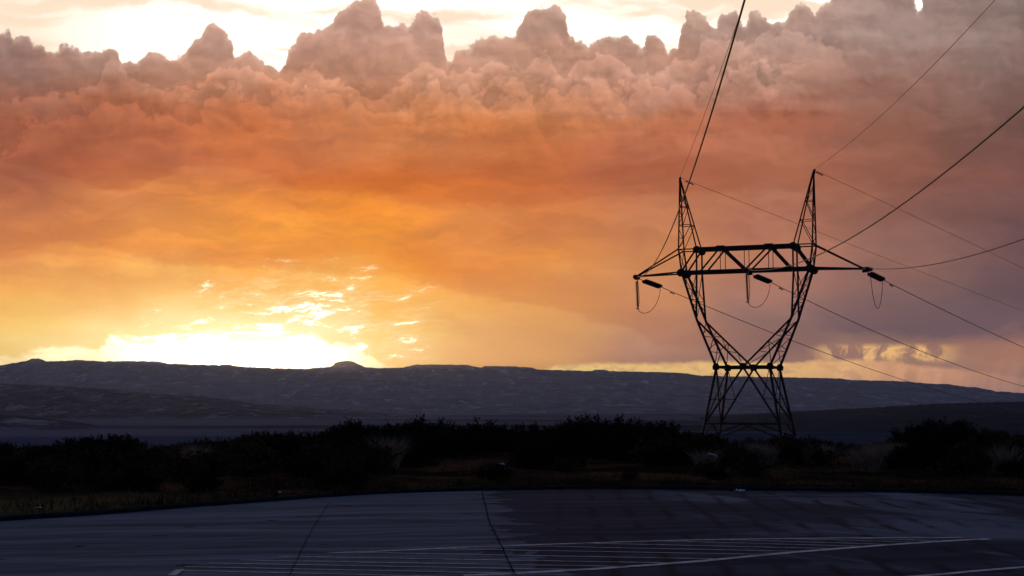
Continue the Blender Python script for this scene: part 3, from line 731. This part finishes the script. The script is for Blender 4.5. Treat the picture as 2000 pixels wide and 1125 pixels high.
# the two forks (waist -> knee -> bridge) on each side
b3, d3, w3 = D['b'], D['d3'], D['w3']; c4, d4, w4 = D['c'], D['d4'], D['w4']; kk, dk, wk = D['k'], D['dk'], D['wk']; e4 = D['e']
for t in (-1, 1):
    m = MB()
    for s in (-1, 1):
        W_ = T(t*a1, s*d1, w1); Kn = T(t*kk, s*dk, wk); Bb = T(t*b3, s*d3, w3); C0 = T(0, s*d1, w1)
        Ci = T(t*c4, s*d3, w3)
        m.angle(W_, Kn, BIG, flip=t); m.angle(Kn, Bb, BIG, flip=t)          # outer leg
        m.angle(Kn, C0, MED, flip=-t)                                       # arm of the V
        m.angle(Kn, Ci, MED + .02, flip=-t)                                 # inner post
        # redundant members between outer leg and V arm
        for q in (0.30, 0.62):
            p = Kn.lerp(W_, q); r_ = Kn.lerp(C0, q * .75)
            m.angle(p, r_, THN)
        m.angle(Kn.lerp(C0, .47), Kn.lerp(W_, .95), THN)
        # between outer leg and inner post above the knee
        p5 = Kn.lerp(Bb, .42); m.angle(p5, Kn.lerp(Ci, .42), THN)
        m.angle(Kn.lerp(Ci, .42), Bb, THN); m.angle(p5, Ci, THN); m.angle(p5, Kn.lerp(Ci, .2), THN)
    # lacing between front and back
    def lace(P0, P1, Q0, Q1, n, w=THN):
        for i in range(n):
            m.angle(P0.lerp(P1, i / n), Q0.lerp(Q1, (i + 1) / n) if i % 2 == 0 else Q0.lerp(Q1, (i + 1) / n), w)
            if i: m.angle(P0.lerp(P1, i / n), Q0.lerp(Q1, i / n), w)
    lace(T(t*a1, -d1, w1), T(t*kk, -dk, wk), T(t*a1, d1, w1), T(t*kk, dk, wk), 3)
    lace(T(t*kk, -dk, wk), T(t*b3, -d3, w3), T(t*kk, dk, wk), T(t*b3, d3, w3), 3)
    lace(T(0, -d1, w1), T(t*kk, -dk, wk), T(0, d1, w1), T(t*kk, dk, wk), 3)
    m.build('fork', M['steel'], tower)
# bridge
m = MB()
nodes_b = [-b3, -c4 + .25, 0, c4 - .25, b3]
for s in (-1, 1):
    m.quadbar(T(-b3, s*d3, w3), T(b3, s*d3, w3), .12, .20); m.quadbar(T(-c4, s*d4, w4), T(c4, s*d4, w4), .12, .20)
    tp = [-c4, -1.88, 0, 1.88, c4]
    web = [((-b3, w3), (-c4, w4)), ((-3.45, w3), (-1.88, w4)), ((-1.88, w4), (-.05, w3)), ((.05, w3), (1.88, w4)), ((1.88, w4), (3.45, w3)), ((c4, w4), (b3, w3))]
    for (ua, wa), (ub, wb) in web: m.angle(T(ua, s*d3, wa), T(ub, s*d3, wb), .14)
    for u in (-1.88, 0, 1.88): m.angle(T(u, s*d3, w3), T(u, s*d4, w4), THN)
    m.angle(T(-c4, s*d3, w3), T(-c4, s*d4, w4), MED); m.angle(T(c4, s*d3, w3), T(c4, s*d4, w4), MED)
n = 8
for w, B_ in ((w3, b3), (w4, c4)):
    for i in range(n):
        u0 = -B_ + 2*B_*i/n; u1 = -B_ + 2*B_*(i+1)/n; s = 1 if i % 2 else -1
        m.angle(T(u0, s*d3, w), T(u1, -s*d3, w), SML); m.angle(T(u0, -d3, w), T(u0, d3, w), SML)
bridge = m.build('bridge', M['steel'], tower)
octo = lambda r_, h_: [(-r_, -h_*.5), (-r_*.5, -h_), (r_*.5, -h_), (r_, -h_*.4), (r_, h_*.5), (r_*.4, h_), (-r_*.4, h_), (-r_, h_*.5)]
def gusset(c, pts, t=.03):
    m = MB(); m.plate(c, V, pts, t); m.build('gusset_plate', M['plate'], bridge)
for s in (-1, 1):
    for t in (-1, 1):
        gusset(T(t*c4, s*(d4 + .03), w4 - .08), octo(.29, .28))
        gusset(T(t*b3, s*(d3 + .03), w3 - .05), octo(.33, .31))
        gusset(T(t*1.88, s*(d4 + .03), w4 - .02), [(-.3, -.16), (.3, -.16), (.34, .19), (-.34, .19)], .025)
    gusset(T(0, s*(d3 + .03), w3 - .06), octo(.24, .21))
# peaks
for t in (-1, 1):
    m = MB(); top = T(t*D['q'], 0, D['w5'])
    for s in (-1, 1):
        ob = T(t*b3, s*d3, w3); ot = T(t*e4, s*d4, w4); it = T(t*c4, s*d4, w4)
        m.angle(ob, ot, MED, flip=t); m.angle(ot, top + V*s*.03, MED - .02, flip=t); m.angle(it, top + V*s*.03 - U*t*.05, MED - .03, flip=-t)
        m.angle(it, ot, SML); m.angle(ot, Vector(ob).lerp(it, .02), THN)
        for q, r_ in ((.34, .0), (.60, .34)):
            m.angle(ot.lerp(top, q), it.lerp(top, q), THN)
            m.angle(ot.lerp(top, r_), it.lerp(top, q), THN)
        m.angle(it.lerp(top, .60), ot.lerp(top, .80), THN)
    for q in (0, .17, .34, .47, .60):
        m.angle(T(t*e4, -d4, w4).lerp(top, q), T(t*e4, d4, w4).lerp(top, q), THN)
        m.angle(T(t*e4, (1 if q in (.17, .47) else -1)*d4, w4).lerp(top, q), T(t*e4, (-1 if q in (.17, .47) else 1)*d4, w4).lerp(top, q + .13), THN)
    for q in (.34, .60):
        m.angle(T(t*c4, -d4, w4).lerp(top, q), T(t*c4, d4, w4).lerp(top, q), THN)
    m.angle(T(t*b3, -d3, w3), T(t*e4, d4, w4), THN); m.angle(T(t*b3, d3, w3), T(t*e4, -d4, w4), THN)
    m.quadbar(top - Vector((0, 0, .25)), top + Vector((0, 0, .14)) + U*.05, .16)
    m.build('peak', M['steel'], tower)
# cross arms
TIP = {}
for t in (-1, 1):
    m = MB(); tip = T(t*D['r'], 0, D['w6'])
    for s in (-1, 1):
        m.angle(T(t*b3, s*d3, w3), tip + V*s*.06, SML + .03, flip=t); m.angle(T(t*e4, s*d4, w4), tip + V*s*.06, SML + .03, flip=t)
    for q in (.25, .5, .75): m.angle(T(t*b3, -d3, w3).lerp(tip, q), T(t*b3, d3, w3).lerp(tip, q), THN)
    for q in (.0, .25, .5): m.angle(T(t*b3, -d3, w3).lerp(tip, q), T(t*b3, d3, w3).lerp(tip, q + .25), THN)
    arm = m.build('cross_arm', M['steel'], tower)
    m = MB(); m.plate(tip + Vector((0, 0, -.05)), U, [(-.28, -.2), (.28, -.2), (.30, .1), (.1, .2), (-.1, .2), (-.3, .1)], .2)
    m.build('arm_end_plate', M['plate'], arm)
def TW(u, v, w): return T(u, v, w) + T0

# ------------------------------------------------------------------ insulators, jumpers, wires
NEAR = Vector((-.05, -1, 0)).normalized(); FAR = Vector((.75, 1, -.15)).normalized()
def disc_string(mb, a, b, n, r, core=.035):
    a = Vector(a); b = Vector(b); L = (b - a).length; d = (b - a) / L
    pts = []; rads = []
    for i in range(n):
        s0 = L * i / n; st = L / n
        for q, rr in ((0.05, core), (.30, core * 1.5), (.34, r * .55), (.52, r), (.60, r), (.64, r * .45), (.9, core)):
            pts.append(a + d * (s0 + st * q)); rads.append(rr)
    n0 = len(mb.v); mb.tube(pts, r, 12, rads)
ROLE = {-1: 'at the tip of the left cross arm', 0: 'under the middle of the bridge', 1: 'at the tip of the right cross arm'}
ATT = {-1: TW(-D['r'], 0, D['w6'] - .12), 0: TW(0, 0, w3 - .12), 1: TW(D['r'], 0, D['w6'] - .12)}
ENDS = {}
for t in (-1, 0, 1):
    for nm, dr, off in (('far', FAR, V * (.2 if t else d3)), ('near', NEAR, -V * (.2 if t else d3))):
        a = ATT[t] + off
        root = empty('tension_insulator', a)
        tag(root, ('thick double insulator slanting down to the right ' if nm == 'far' else 'round dark insulator pointing at the viewer ') + ROLE[t],
            'insulator', 'tension insulators of the tower')
        dd = Vector(dr) if nm == 'far' else Vector((NEAR.x, NEAR.y, -.04)).normalized()
        side = dd.cross(Vector((0, 0, 1))).normalized() * .145; up = side.cross(dd).normalized()
        L = 3.55 if nm == 'far' else 2.3
        s0, s1 = (1.15 if nm == 'far' else .62), L - .12
        m = MB(); m.tube([(0, 0, 0), dd * (s0 - .06)], .03, 6); m.build('link', M['plate'], root)
        for q in (s0 - .06, L):
            m = MB(); m.quadbar(dd * q - side * 1.3 - up * .08, dd * q + side * 1.3 + up * .08, .12, .14); m.build('yoke_plate', M['plate'], root)
        for q, sh in ((-1, 0.0), (1, .0)):
            m = MB(); disc_string(m, dd * s0 + side * q + up * .03 * q, dd * s1 + side * q + up * .03 * q, 14, .14, .06); m.build('disc_string', M['porcelain'], root, smooth=True)
        ENDS[(t, nm)] = a + dd * (L + .05)
# hanging strings that hold the jumpers
BOT = {}
for t in (-1, 0):
    a = ATT[t] + (Vector((0, 0, -.1)) if t else -V * d3 * .2)
    root = empty('hanging_insulator', a)
    tag(root, 'thin ribbed insulator string hanging straight down ' + ROLE[t], 'insulator', 'hanging insulators of the tower')
    m = MB(); disc_string(m, (0, 0, -.12), (.07, 0, -2.15), 14, .165, .05); m.build('disc_string', M['porcelain'], root, smooth=True)
    m = MB(); m.tube([(.07, 0, -2.15), (.08, 0, -2.36)], .05, 6); m.quadbar((-.08, 0, -2.32), (.2, 0, -2.36), .06); m.build('clamp', M['plate'], root)
    BOT[t] = a + Vector((.08, 0, -2.38))
def bez(P, n=24):
    out = []
    m = len(P) - 1
    for i in range(n + 1):
        u = i / n; p = Vector((0, 0, 0))
        for k, q in enumerate(P): p += Vector(q) * (math.comb(m, k) * u**k * (1-u)**(m-k))
        out.append(p)
    return out
for t in (-1, 0, 1):
    a = ENDS[(t, 'near')]; b = ENDS[(t, 'far')]
    if t in BOT:
        c = BOT[t]
        pts = bez([a, a + Vector((.15, .3, -.9)), c + Vector((.15, -.5, .6)), c]) [:-1] + bez([c, c + Vector((.5, .4, -.75)), b + Vector((-.15, -.2, -2.0)), b])
    else:
        pts = bez([a, a + Vector((.3, .6, -2.6)), (a + b) / 2 + Vector((0, 0, -3.6)), b + Vector((-.3, -.5, -2.3)), b])
    m = MB(); m.tube(pts, .024, 6)
    o = m.build('jumper_cable', M['wire'], None, loc=pts[0], smooth=True)
    tag(o, {-1: 'jumper cable looping below the left cross arm tip', 0: 'jumper cable looping below the middle of the tower bridge', 1: 'narrow jumper loop hanging below the right cross arm tip'}[t], 'cable', 'jumper cables of the tower')

def wire(start, slope_x, pts, dirn, Yend, r, name, label, cat, group, dampers=()):
    """a sagging wire from start; its height along the run is a parabola through what the photo shows"""
    S = []; Z = []
    for px, py in pts:
        a, b = look(px, py)
        Y = (start.x - slope_x * start.y) / (a - slope_x)
        S.append((Y - start.y)); Z.append(EYE + b * Y - start.z)
    S = np.array(S); Z = np.array(Z)
    Am = np.stack([S, S * S], 1); co = np.linalg.lstsq(Am, Z, rcond=None)[0]
    n = 70; P = []
    for i in range(n + 1):
        dY = (Yend - start.y) * i / n
        P.append(Vector((start.x + slope_x * dY, start.y + dY, start.z + co[0] * dY + co[1] * dY * dY)))
    print('WIRE', label, 'Y', [round(float(s + start.y)) for s in S], 'z', [round(float(z + start.z), 1) for z in Z], 'coef', co, 'end', P[-1])
    m = MB(); m.tube(P, r, 6); o = m.build(name, M['wire'], None, loc=P[0], smooth=True); tag(o, label, cat, group)
    for s in dampers:
        dY = s * (1 if Yend > start.y else -1)
        f = lambda q: Vector((slope_x * q, q, co[0] * q + co[1] * q * q))
        p = f(dY); d = (f(dY + .1) - f(dY - .1)).normalized(); m = MB()
        m.tube([p - d*.30 + Vector((0, 0, -.13)), p - d*.16 + Vector((0, 0, -.12))], .055, 8); m.tube([p + d*.16 + Vector((0, 0, -.12)), p + d*.30 + Vector((0, 0, -.13))], .055, 8)
        m.tube([p - d*.2 + Vector((0, 0, -.12)), p + d*.2 + Vector((0, 0, -.12))], .02, 6); m.tube([p, p + Vector((0, 0, -.12))], .03, 6)
        m.build('damper', M['plate'], o)
CW, GW = .028, .015
wire(ENDS[(-1, 'near')], .05, [(1272,525),(1307,459),(1327,408),(1356,323),(1370,275),(1410,160),(1455,0)], 0, -60, .030, 'power_line', 'thick power line rising steeply from the left cross arm tip to the top', 'power line', 'power lines coming towards the viewer')
wire(ENDS[(0, 'near')], .05, [(1550,525),(1590,497),(1640,475),(1740,412),(1850,332),(2000,213)], 0, -60, .030, 'power_line', 'thick power line rising from the middle of the tower to the right edge', 'power line', 'power lines coming towards the viewer')
wire(ENDS[(1, 'near')], .05, [(1760,525),(1800,520),(1900,498),(2000,467)], 0, -60, .027, 'power_line', 'power line leaving the right cross arm tip almost level then rising to the right edge', 'power line', 'power lines coming towards the viewer')
PK = {t: TW(t*D['q'], 0, D['w5'] + .1) for t in (-1, 1)}
wire(PK[-1], .05, [(1370,240),(1415,115),(1440,45)], 0, -60, GW, 'ground_wire', 'thin wire rising steeply from the left peak of the tower', 'wire', 'ground wires coming towards the viewer')
wire(PK[1], .05, [(1650,287),(1740,207),(1850,102),(1942,0)], 0, -60, GW, 'ground_wire', 'thin wire rising from the right peak of the tower to the top right', 'wire', 'ground wires coming towards the viewer')
wire(ENDS[(-1, 'far')], .75, [(1345,583),(1380,599),(1620,694),(1780,745),(1890,780)], 0, 230, CW, 'power_line', 'lowest power line running from the left arm down behind the tower to the dark plain', 'power line', 'power lines going away to the right', (1.5,))
wire(ENDS[(0, 'far')], .75, [(1580,590),(1640,615),(1800,687),(1900,723),(2000,755)], 0, 260, CW, 'power_line', 'middle power line running down to the right from the middle of the tower', 'power line', 'power lines going away to the right', (1.5,))
wire(ENDS[(1, 'far')], .75, [(1750,563),(1850,608),(2000,679)], 0, 260, CW, 'power_line', 'uppermost thick line running down to the right edge from the right arm', 'power line', 'power lines going away to the right', (1.3,))
wire(PK[-1], .75, [(1400,378),(1555,437),(1680,485),(1800,530),(2000,608)], 0, 260, GW, 'ground_wire', 'thin wire falling from the left peak behind the right peak to the right edge', 'wire', 'ground wires going away to the right', (1.0, 1.5))
wire(PK[1], .75, [(1660,367),(1740,400),(1860,457),(2000,525)], 0, 260, GW, 'ground_wire', 'thin wire falling from the right peak to the right edge', 'wire', 'ground wires going away to the right', (.6, 1.0))

# ------------------------------------------------------------------ desert plants
SKY_LINE = [(-200,862),(0,860),(50,864),(100,866),(160,852),(205,842),(250,845),(290,860),(330,865),(370,858),(410,852),(460,854),(500,838),(540,838),(600,842),(640,836),(665,824),(690,813),(720,828),
 (745,832),(780,824),(820,811),(850,815),(875,826),(900,828),(930,815),(955,820),(980,828),(1040,826),(1080,828),(1115,813),(1150,811),(1200,812),(1230,820),(1290,820),(1320,824),(1345,838),(1375,842),
 (1430,850),(1500,850),(1540,846),(1600,854),(1640,868),(1700,866),(1745,850),(1770,838),(1800,818),(1830,813),(1860,818),(1880,830),(1930,832),(1960,842),(2000,846),(2200,840)]
slx = [p[0] for p in SKY_LINE]; sly = [p[1] for p in SKY_LINE]
def max_h(x, y):
    px = 1000 + x / y * FOC; py = float(np.interp(px, slx, sly))
    return EYE + look(px, py)[1] * y - hgt(x, y)
def shrub_mesh(seed, spiky):
    """unit shrub: radius 1, height 1; stems fan out of the base, small leaves cluster along their upper halves"""
    rnd = random.Random(seed); st = MB(); lf = MB()
    nst = 34
    for i in range(nst):
        a = rnd.uniform(0, 2*math.pi); lean = rnd.random() ** .6
        hgt_ = rnd.uniform(.62, 1.0) * (1 - .45 * lean) + .05
        if rnd.random() < .12: hgt_ *= 1.18
        R_ = lean * .85
        P = [Vector((0, 0, 0))]
        for k in range(1, 6):
            q = k / 5
            P.append(Vector((math.cos(a) * R_ * q ** .8 + rnd.uniform(-.04, .04), math.sin(a) * R_ * q ** .8 + rnd.uniform(-.04, .04), hgt_ * q)))
        st.tube(P, .01, 3, [.022 * (1 - k / 6.5) for k in range(6)])
        for k in range(2, 6):
            for j in range(3):
                p = P[k]; d = Vector((rnd.gauss(0, .6) + math.cos(a)*.4, rnd.gauss(0, .6) + math.sin(a)*.4, rnd.uniform(.2, 1.3))).normalized()
                L = rnd.uniform(.10, .24) * (1.25 if spiky else .9)
                st.tube([p, p + d * L * .5, p + d * L], .006, 3, [.009, .007, .003])
                for q in range(7 if not spiky else 5):
                    c = p + d * L * rnd.uniform(0, 1.0) + Vector((rnd.gauss(0, .035), rnd.gauss(0, .035), rnd.gauss(0, .03)))
                    u = Vector((rnd.gauss(0, 1), rnd.gauss(0, 1), rnd.gauss(0, 1))).normalized(); w = u.cross(Vector((rnd.gauss(0, 1), rnd.gauss(0, 1), 1))).normalized()
                    s = rnd.uniform(.022, .048)
                    lf.face(c - u * s * 1.5, c + w * s * .6, c + u * s * 1.5, c - w * s * .6)
        # inner mass of leaves
    for i in range(650):
        a = rnd.uniform(0, 2*math.pi); rr = rnd.random() ** .5 * .78; h = rnd.uniform(.05, .78) * math.sqrt(max(0, 1 - rr*rr*.8))
        c = Vector((math.cos(a)*rr, math.sin(a)*rr, h))
        u = Vector((rnd.gauss(0, 1), rnd.gauss(0, 1), rnd.gauss(0, 1))).normalized(); w = u.cross(Vector((rnd.gauss(0, 1), rnd.gauss(0, 1), 1))).normalized()
        s = rnd.uniform(.03, .06); lf.face(c - u * s * 1.4, c + w * s * .7, c + u * s * 1.4, c - w * s * .7)
    return st, lf
protos = []
for i in range(6):
    st, lf = shrub_mesh(100 + i, i % 2)
    a = st.build('stem', M['twig']); b = lf.build('foliage', M['leaf'])
    c_ = b.data.copy(); c_.materials[0] = M['rust']; protos.append((a.data, b.data, c_)); bpy.data.objects.remove(a); bpy.data.objects.remove(b)
shrubs = []
def place_shrub(x, y, w, h, label):
    ms = random.choice(protos)
    r = empty('desert_shrub', (x, y, hgt(x, y) - .03), random.uniform(0, 6.28)); r.scale = (w, w * random.uniform(.85, 1.1), h / 1.13)
    tag(r, label, 'shrub', 'dark desert shrubs beyond the lot')
    if h < .9 and random.random() < .55: ms = (ms[0], ms[2]); r['rust'] = 1
    for nm, me in zip(('stem', 'foliage'), ms):
        o = bpy.data.objects.new(nm, me); COL.objects.link(o); o.parent = r
    shrubs.append((x, y, w))
def where(px):
    marks = [(70,'far left'),(205,'left quarter'),(400,'under the sunset glow'),(680,'under the rock dome'),(880,'left of the middle'),(1130,'in the broad middle hump'),
             (1290,'left of the tower'),(1460,'below the tower'),(1600,'right of the tower'),(1710,'by the pale grass clump'),(1830,'in the big right mound'),(1980,'at the right edge')]
    return min(marks, key=lambda m_: abs(m_[0] - px))[1]
# skyline row
px = -60
while px < 2080:
    Y = random.uniform(40, 58)
    if 1740 < px < 1900: Y = random.uniform(36, 46)
    a, _ = look(px, 840); x = a * Y; mh = max_h(x, Y)
    if 1395 < px < 1500 or 1640 < px < 1740: h = max(.22, mh * .6)
    else: h = mh
    h = max(.25, min(h, 1.9))
    place_shrub(x, Y, h * random.uniform(.75, 1.1), h, 'x')
    px += random.uniform(16, 30) if h > .6 else random.uniform(12, 22)
# body of the scrub
tries = 0
for k in range(30):
    px = -40 + 2080 * (k + random.random()) / 30; Y = random.uniform(64, 100); a, _ = look(px, 840); x = a * Y
    h = min(max_h(x, Y) * .9, 1.6)
    if h > .3: place_shrub(x, Y, h * random.uniform(1.0, 1.5), h, 'z')
while len(shrubs) < 298 and tries < 20000:
    tries += 1
    px = random.uniform(-150, 2150); Y = random.uniform(22.5, 62); a, _ = look(px, 840); x = a * Y
    d = edge_dist(x, Y)
    if d < .9: continue
    w = random.uniform(.4, 1.05)
    if d < 4 and random.random() < .45: continue
    if d < 6: w *= .6
    if px < 560 and d < 3 and random.random() < .5: continue
    if any((x - s[0])**2 + (Y - s[1])**2 < (.42 * (w + s[2]))**2 for s in shrubs): continue
    mh = max_h(x, Y) * .92
    h = min(w * random.uniform(.75, 1.15), mh)
    if h < .15: continue
    place_shrub(x, Y, min(w, h * 1.4), h, 'y')
# plain descriptions: which part of the scrub, how far back, how tall
i = 0
for o in list(COL.objects):
    if o.name.startswith('desert_shrub'):
        x, y, _ = o.location; px = 1000 + x / y * FOC; d = edge_dist(x, y)
        size = 'tall' if o.scale.z > 1.05 else 'waist high' if o.scale.z > .7 else 'low' if o.scale.z > .4 else 'small'
        row = 'on the skyline' if y > 38 and o.scale.z > .8 * max_h(x, y) else 'just behind the kerb' if d < 5 else 'on the slope in front' if d < 12 else 'behind the first bushes'
        o['label'] = '%s %s shrub %s, %s' % (size, 'rusty' if 'rust' in o else 'dark', row, where(px))
        if 'rust' in o: o['group'] = 'rusty dry shrubs beyond the lot'; del o['rust']
# pale bunch grass
def tuft_mesh(seed, n=420, spread=.42, blade=.010):
    rnd = random.Random(seed); m = MB()
    for i in range(n):
        a = rnd.uniform(0, 6.28); r0 = rnd.random() ** .7 * .28; lean = rnd.gauss(0, spread) ; b = rnd.uniform(0, 6.28); L = rnd.uniform(.55, 1.0)
        p = Vector((math.cos(a) * r0, math.sin(a) * r0, 0)); out = Vector((math.cos(a), math.sin(a), 0)) * (.15 + r0 * 1.3) + Vector((math.cos(b), math.sin(b), 0)) * abs(lean)
        w = Vector((-math.sin(b), math.cos(b), 0)) * blade
        p1 = p + out * .35 * L + Vector((0, 0, L * .6)); p2 = p + out * .9 * L + Vector((0, 0, L * .95))
        n0 = len(m.v); m.v += [p - w, p + w, p1 + w * .7, p1 - w * .7, p2]; m.f += [(n0, n0+1, n0+2, n0+3), (n0+3, n0+2, n0+4)]
    return m
tm = []
for i in range(4):
    o = tuft_mesh(50 + i).build('grass_tuft', M['straw']); tm.append(o.data); bpy.data.objects.remove(o)
GR = [(1432,864,.42),(1452,856,.55),(1468,852,.62),(1484,858,.5),(1498,864,.4),(1580,862,.35),(1600,856,.45),(1618,862,.35),
      (1682,866,.50),(1698,858,.62),(1716,853,.70),(1732,852,.72),(1746,858,.6),(758,838,.5),(1378,868,.4),(1982,852,.5),(1960,858,.4),(372,858,.4),(392,860,.35)]
for i, (px, py, hh) in enumerate(GR):
    Y = random.uniform(34, 40); a, b = look(px, py); x = a * Y; g = hgt(x, Y); top = EYE + b * Y
    h = max(.25, top - g)
    o = bpy.data.objects.new('grass_tuft', random.choice(tm)); COL.objects.link(o)
    o.location = (x, Y, g - .02); o.rotation_euler = (0, 0, random.uniform(0, 6)); o.scale = (h * .95, h * .95, h)
    if px < 1400: lab = {758:'thin dry grass tuft right of the tall shrub under the rock dome', 1378:'thin pale tuft left of the tower foot', 372:'dull straw tuft in the scrub under the sunset glow', 392:'dull straw tuft in the scrub under the sunset glow'}[px]
    elif px < 1500: lab = 'feathery pale grass in the clump at the foot of the tower'
    elif px < 1630: lab = 'fainter pale grass just right of the tower'
    elif px < 1760: lab = 'feathery pale grass in the large clump left of the dark mound'
    else: lab = 'pale grass tuft at the right edge of the scrub'
    tag(o, lab, 'grass tuft', {1: 'pale bunch grass clumps'}.get(1))
# low dry grass and litter of stems over the ground: nobody could count it
m = MB(); rnd = random.Random(5)
for i in range(24000):
    px = rnd.uniform(-120, 2120); Y = 21 + 40 * rnd.random() ** 1.6; a, _ = look(px, 840); x = a * Y
    d = edge_dist(x, Y)
    if d < .35: continue
    if mnoise.noise(Vector((x * .35, Y * .35, 2))) < -.05 and d > 1.2 and not (x < -4 and d < 4): continue
    z = hgt(x, Y); L = rnd.uniform(.05, .20)
    b = rnd.uniform(0, 6.28); w = Vector((math.cos(b), math.sin(b), 0)) * rnd.uniform(.006, .014)
    p = Vector((x, Y, z - .01)); t_ = p + Vector((rnd.gauss(0, .06), rnd.gauss(0, .06), L))
    m.face(p - w, p + w, t_)
for i in range(5000):
    x = rnd.uniform(-13, 13); d = .12 + abs(rnd.gauss(0, .35))
    if mnoise.noise(Vector((x * .9, 0, 5))) < -.1 and rnd.random() < .8: continue
    y = smooth_edge(x) + d; z = .06 if d < .3 else hgt(x, y); L = rnd.uniform(.06, .24)
    b = rnd.uniform(0, 6.28); w = Vector((math.cos(b), math.sin(b), 0)) * rnd.uniform(.006, .014)
    p = Vector((x, y, z - .02)); m.face(p - w, p + w, p + Vector((rnd.gauss(0, .08), rnd.gauss(-.03, .08), L)))
o = m.build('dry_grass', M['dullgrass']); tag(o, 'short dry grass scattered over the slope behind the kerb', 'grass', kind='stuff')

# ------------------------------------------------------------------ litter
def scrap(px, py, w, h, seed, label, lift=0.0, onroad=False, cat='litter'):
    a, b = look(px, py); z = 0.0
    p = on_ground(px, py, 0.0 if onroad else 0.13)
    if not onroad: p.z = hgt(p.x, p.y)
    rnd = random.Random(seed); m = MB(); n = 7
    g = [[Vector(((i/(n-1)-.5) * w + rnd.gauss(0, w*.04), (j/(n-1)-.5) * w * .8 + rnd.gauss(0, w*.04), h * (.15 + .85 * abs(math.sin(i * 1.3 + j * .9 + seed))) * rnd.uniform(.5, 1))) for j in range(n)] for i in range(n)]
    for i in range(n):
        for j in range(n): m.v.append(g[i][j])
    for i in range(n-1):
        for j in range(n-1): k = i*n + j; m.f.append((k, k+n, k+n+1, k+1))
    o = m.build('litter_scrap', M['white']); o.location = (p.x, p.y, p.z + .012 + lift); o.rotation_euler = (0, 0, rnd.uniform(-.4, .4))
    md = o.modifiers.new('thickness', 'SOLIDIFY'); md.thickness = .004
    tag(o, label, cat); return o
scrap(1444, 961.5, .20, .055, 1, 'bright white crumpled scrap on the asphalt near the far edge', onroad=True)
rb = MB(); pp = on_ground(1431, 961.5)
rb.tube([(-.07, 0, .02), (-.03, .02, .045), (.03, 0, .04), (.08, -.02, .015)], .03, 8, [.012, .032, .03, .01])
rbm, _, _ = mat('black_rubber', (.01, .01, .01), .8, 0, .2)
o = rb.build('rubber_scrap', rbm, smooth=True); o.location = (pp.x, pp.y, .012); tag(o, 'black scrap lying against the white scrap on the asphalt', 'litter')
scrap(75, 990, .10, .02, 2, 'flat pale scrap in the dry grass at the far left')
scrap(287, 983, .07, .08, 3, 'small upright white scrap behind the left part of the kerb')
scrap(547, 961, .05, .05, 4, 'tiny white speck of litter behind the kerb, left of the middle')
scrap(775, 955, .12, .02, 5, 'dim flat scrap just behind the middle of the kerb')
scrap(1420, 934, .06, .04, 6, 'small pale scrap on the dark slope below the tower')
scrap(980, 908, .16, .07, 7, 'brownish pale scrap among the dark bushes in the middle')
# the curved white tube in the bushes
pb = at(1390, 886, 30.5); m = MB()
pts = [Vector((-.10, 0, -.045)), Vector((-.085, 0, 0)), Vector((-.03, 0, -.004)), Vector((.03, 0, -.016)), Vector((.08, 0, -.035)), Vector((.125, 0, -.068))]
m.tube(pts, .012, 8, [.009, .012, .012, .012, .012, .008])
o = m.build('curved_tube', M['white'], smooth=True); o.location = pb; tag(o, 'curved white tube caught in the bushes left of the tower foot', 'litter')

# ------------------------------------------------------------------ evening haze between here and the mesa
def haze():
    m = bpy.data.materials.new('evening_haze'); m.use_nodes = True; t = m.node_tree; t.nodes.clear(); N = NT(t)
    pv = N.n('ShaderNodeVolumePrincipled'); pv.inputs['Color'].default_value = (0.44, 0.60, 1.0, 1); pv.inputs['Density'].default_value = 5.0e-5; pv.inputs['Anisotropy'].default_value = 0.76
    out = N.n('ShaderNodeOutputMaterial'); N.l(pv.outputs[0], out.inputs['Volume'])
    mb = MB(); x, y0, y1, z0, z1 = 15000, -15000, 15000, -60, 215
    c = [(-x, y0), (x, y0), (x, y1), (-x, y1)]
    mb.v = [Vector((a, b, z0)) for a, b in c] + [Vector((a, b, z1)) for a, b in c]
    mb.f = [(3, 2, 1, 0), (4, 5, 6, 7), (0, 1, 5, 4), (1, 2, 6, 5), (2, 3, 7, 6), (3, 0, 4, 7)]
    o = mb.build('haze', m); tag(o, 'thin evening haze over the valley', 'haze', kind='stuff')
haze()
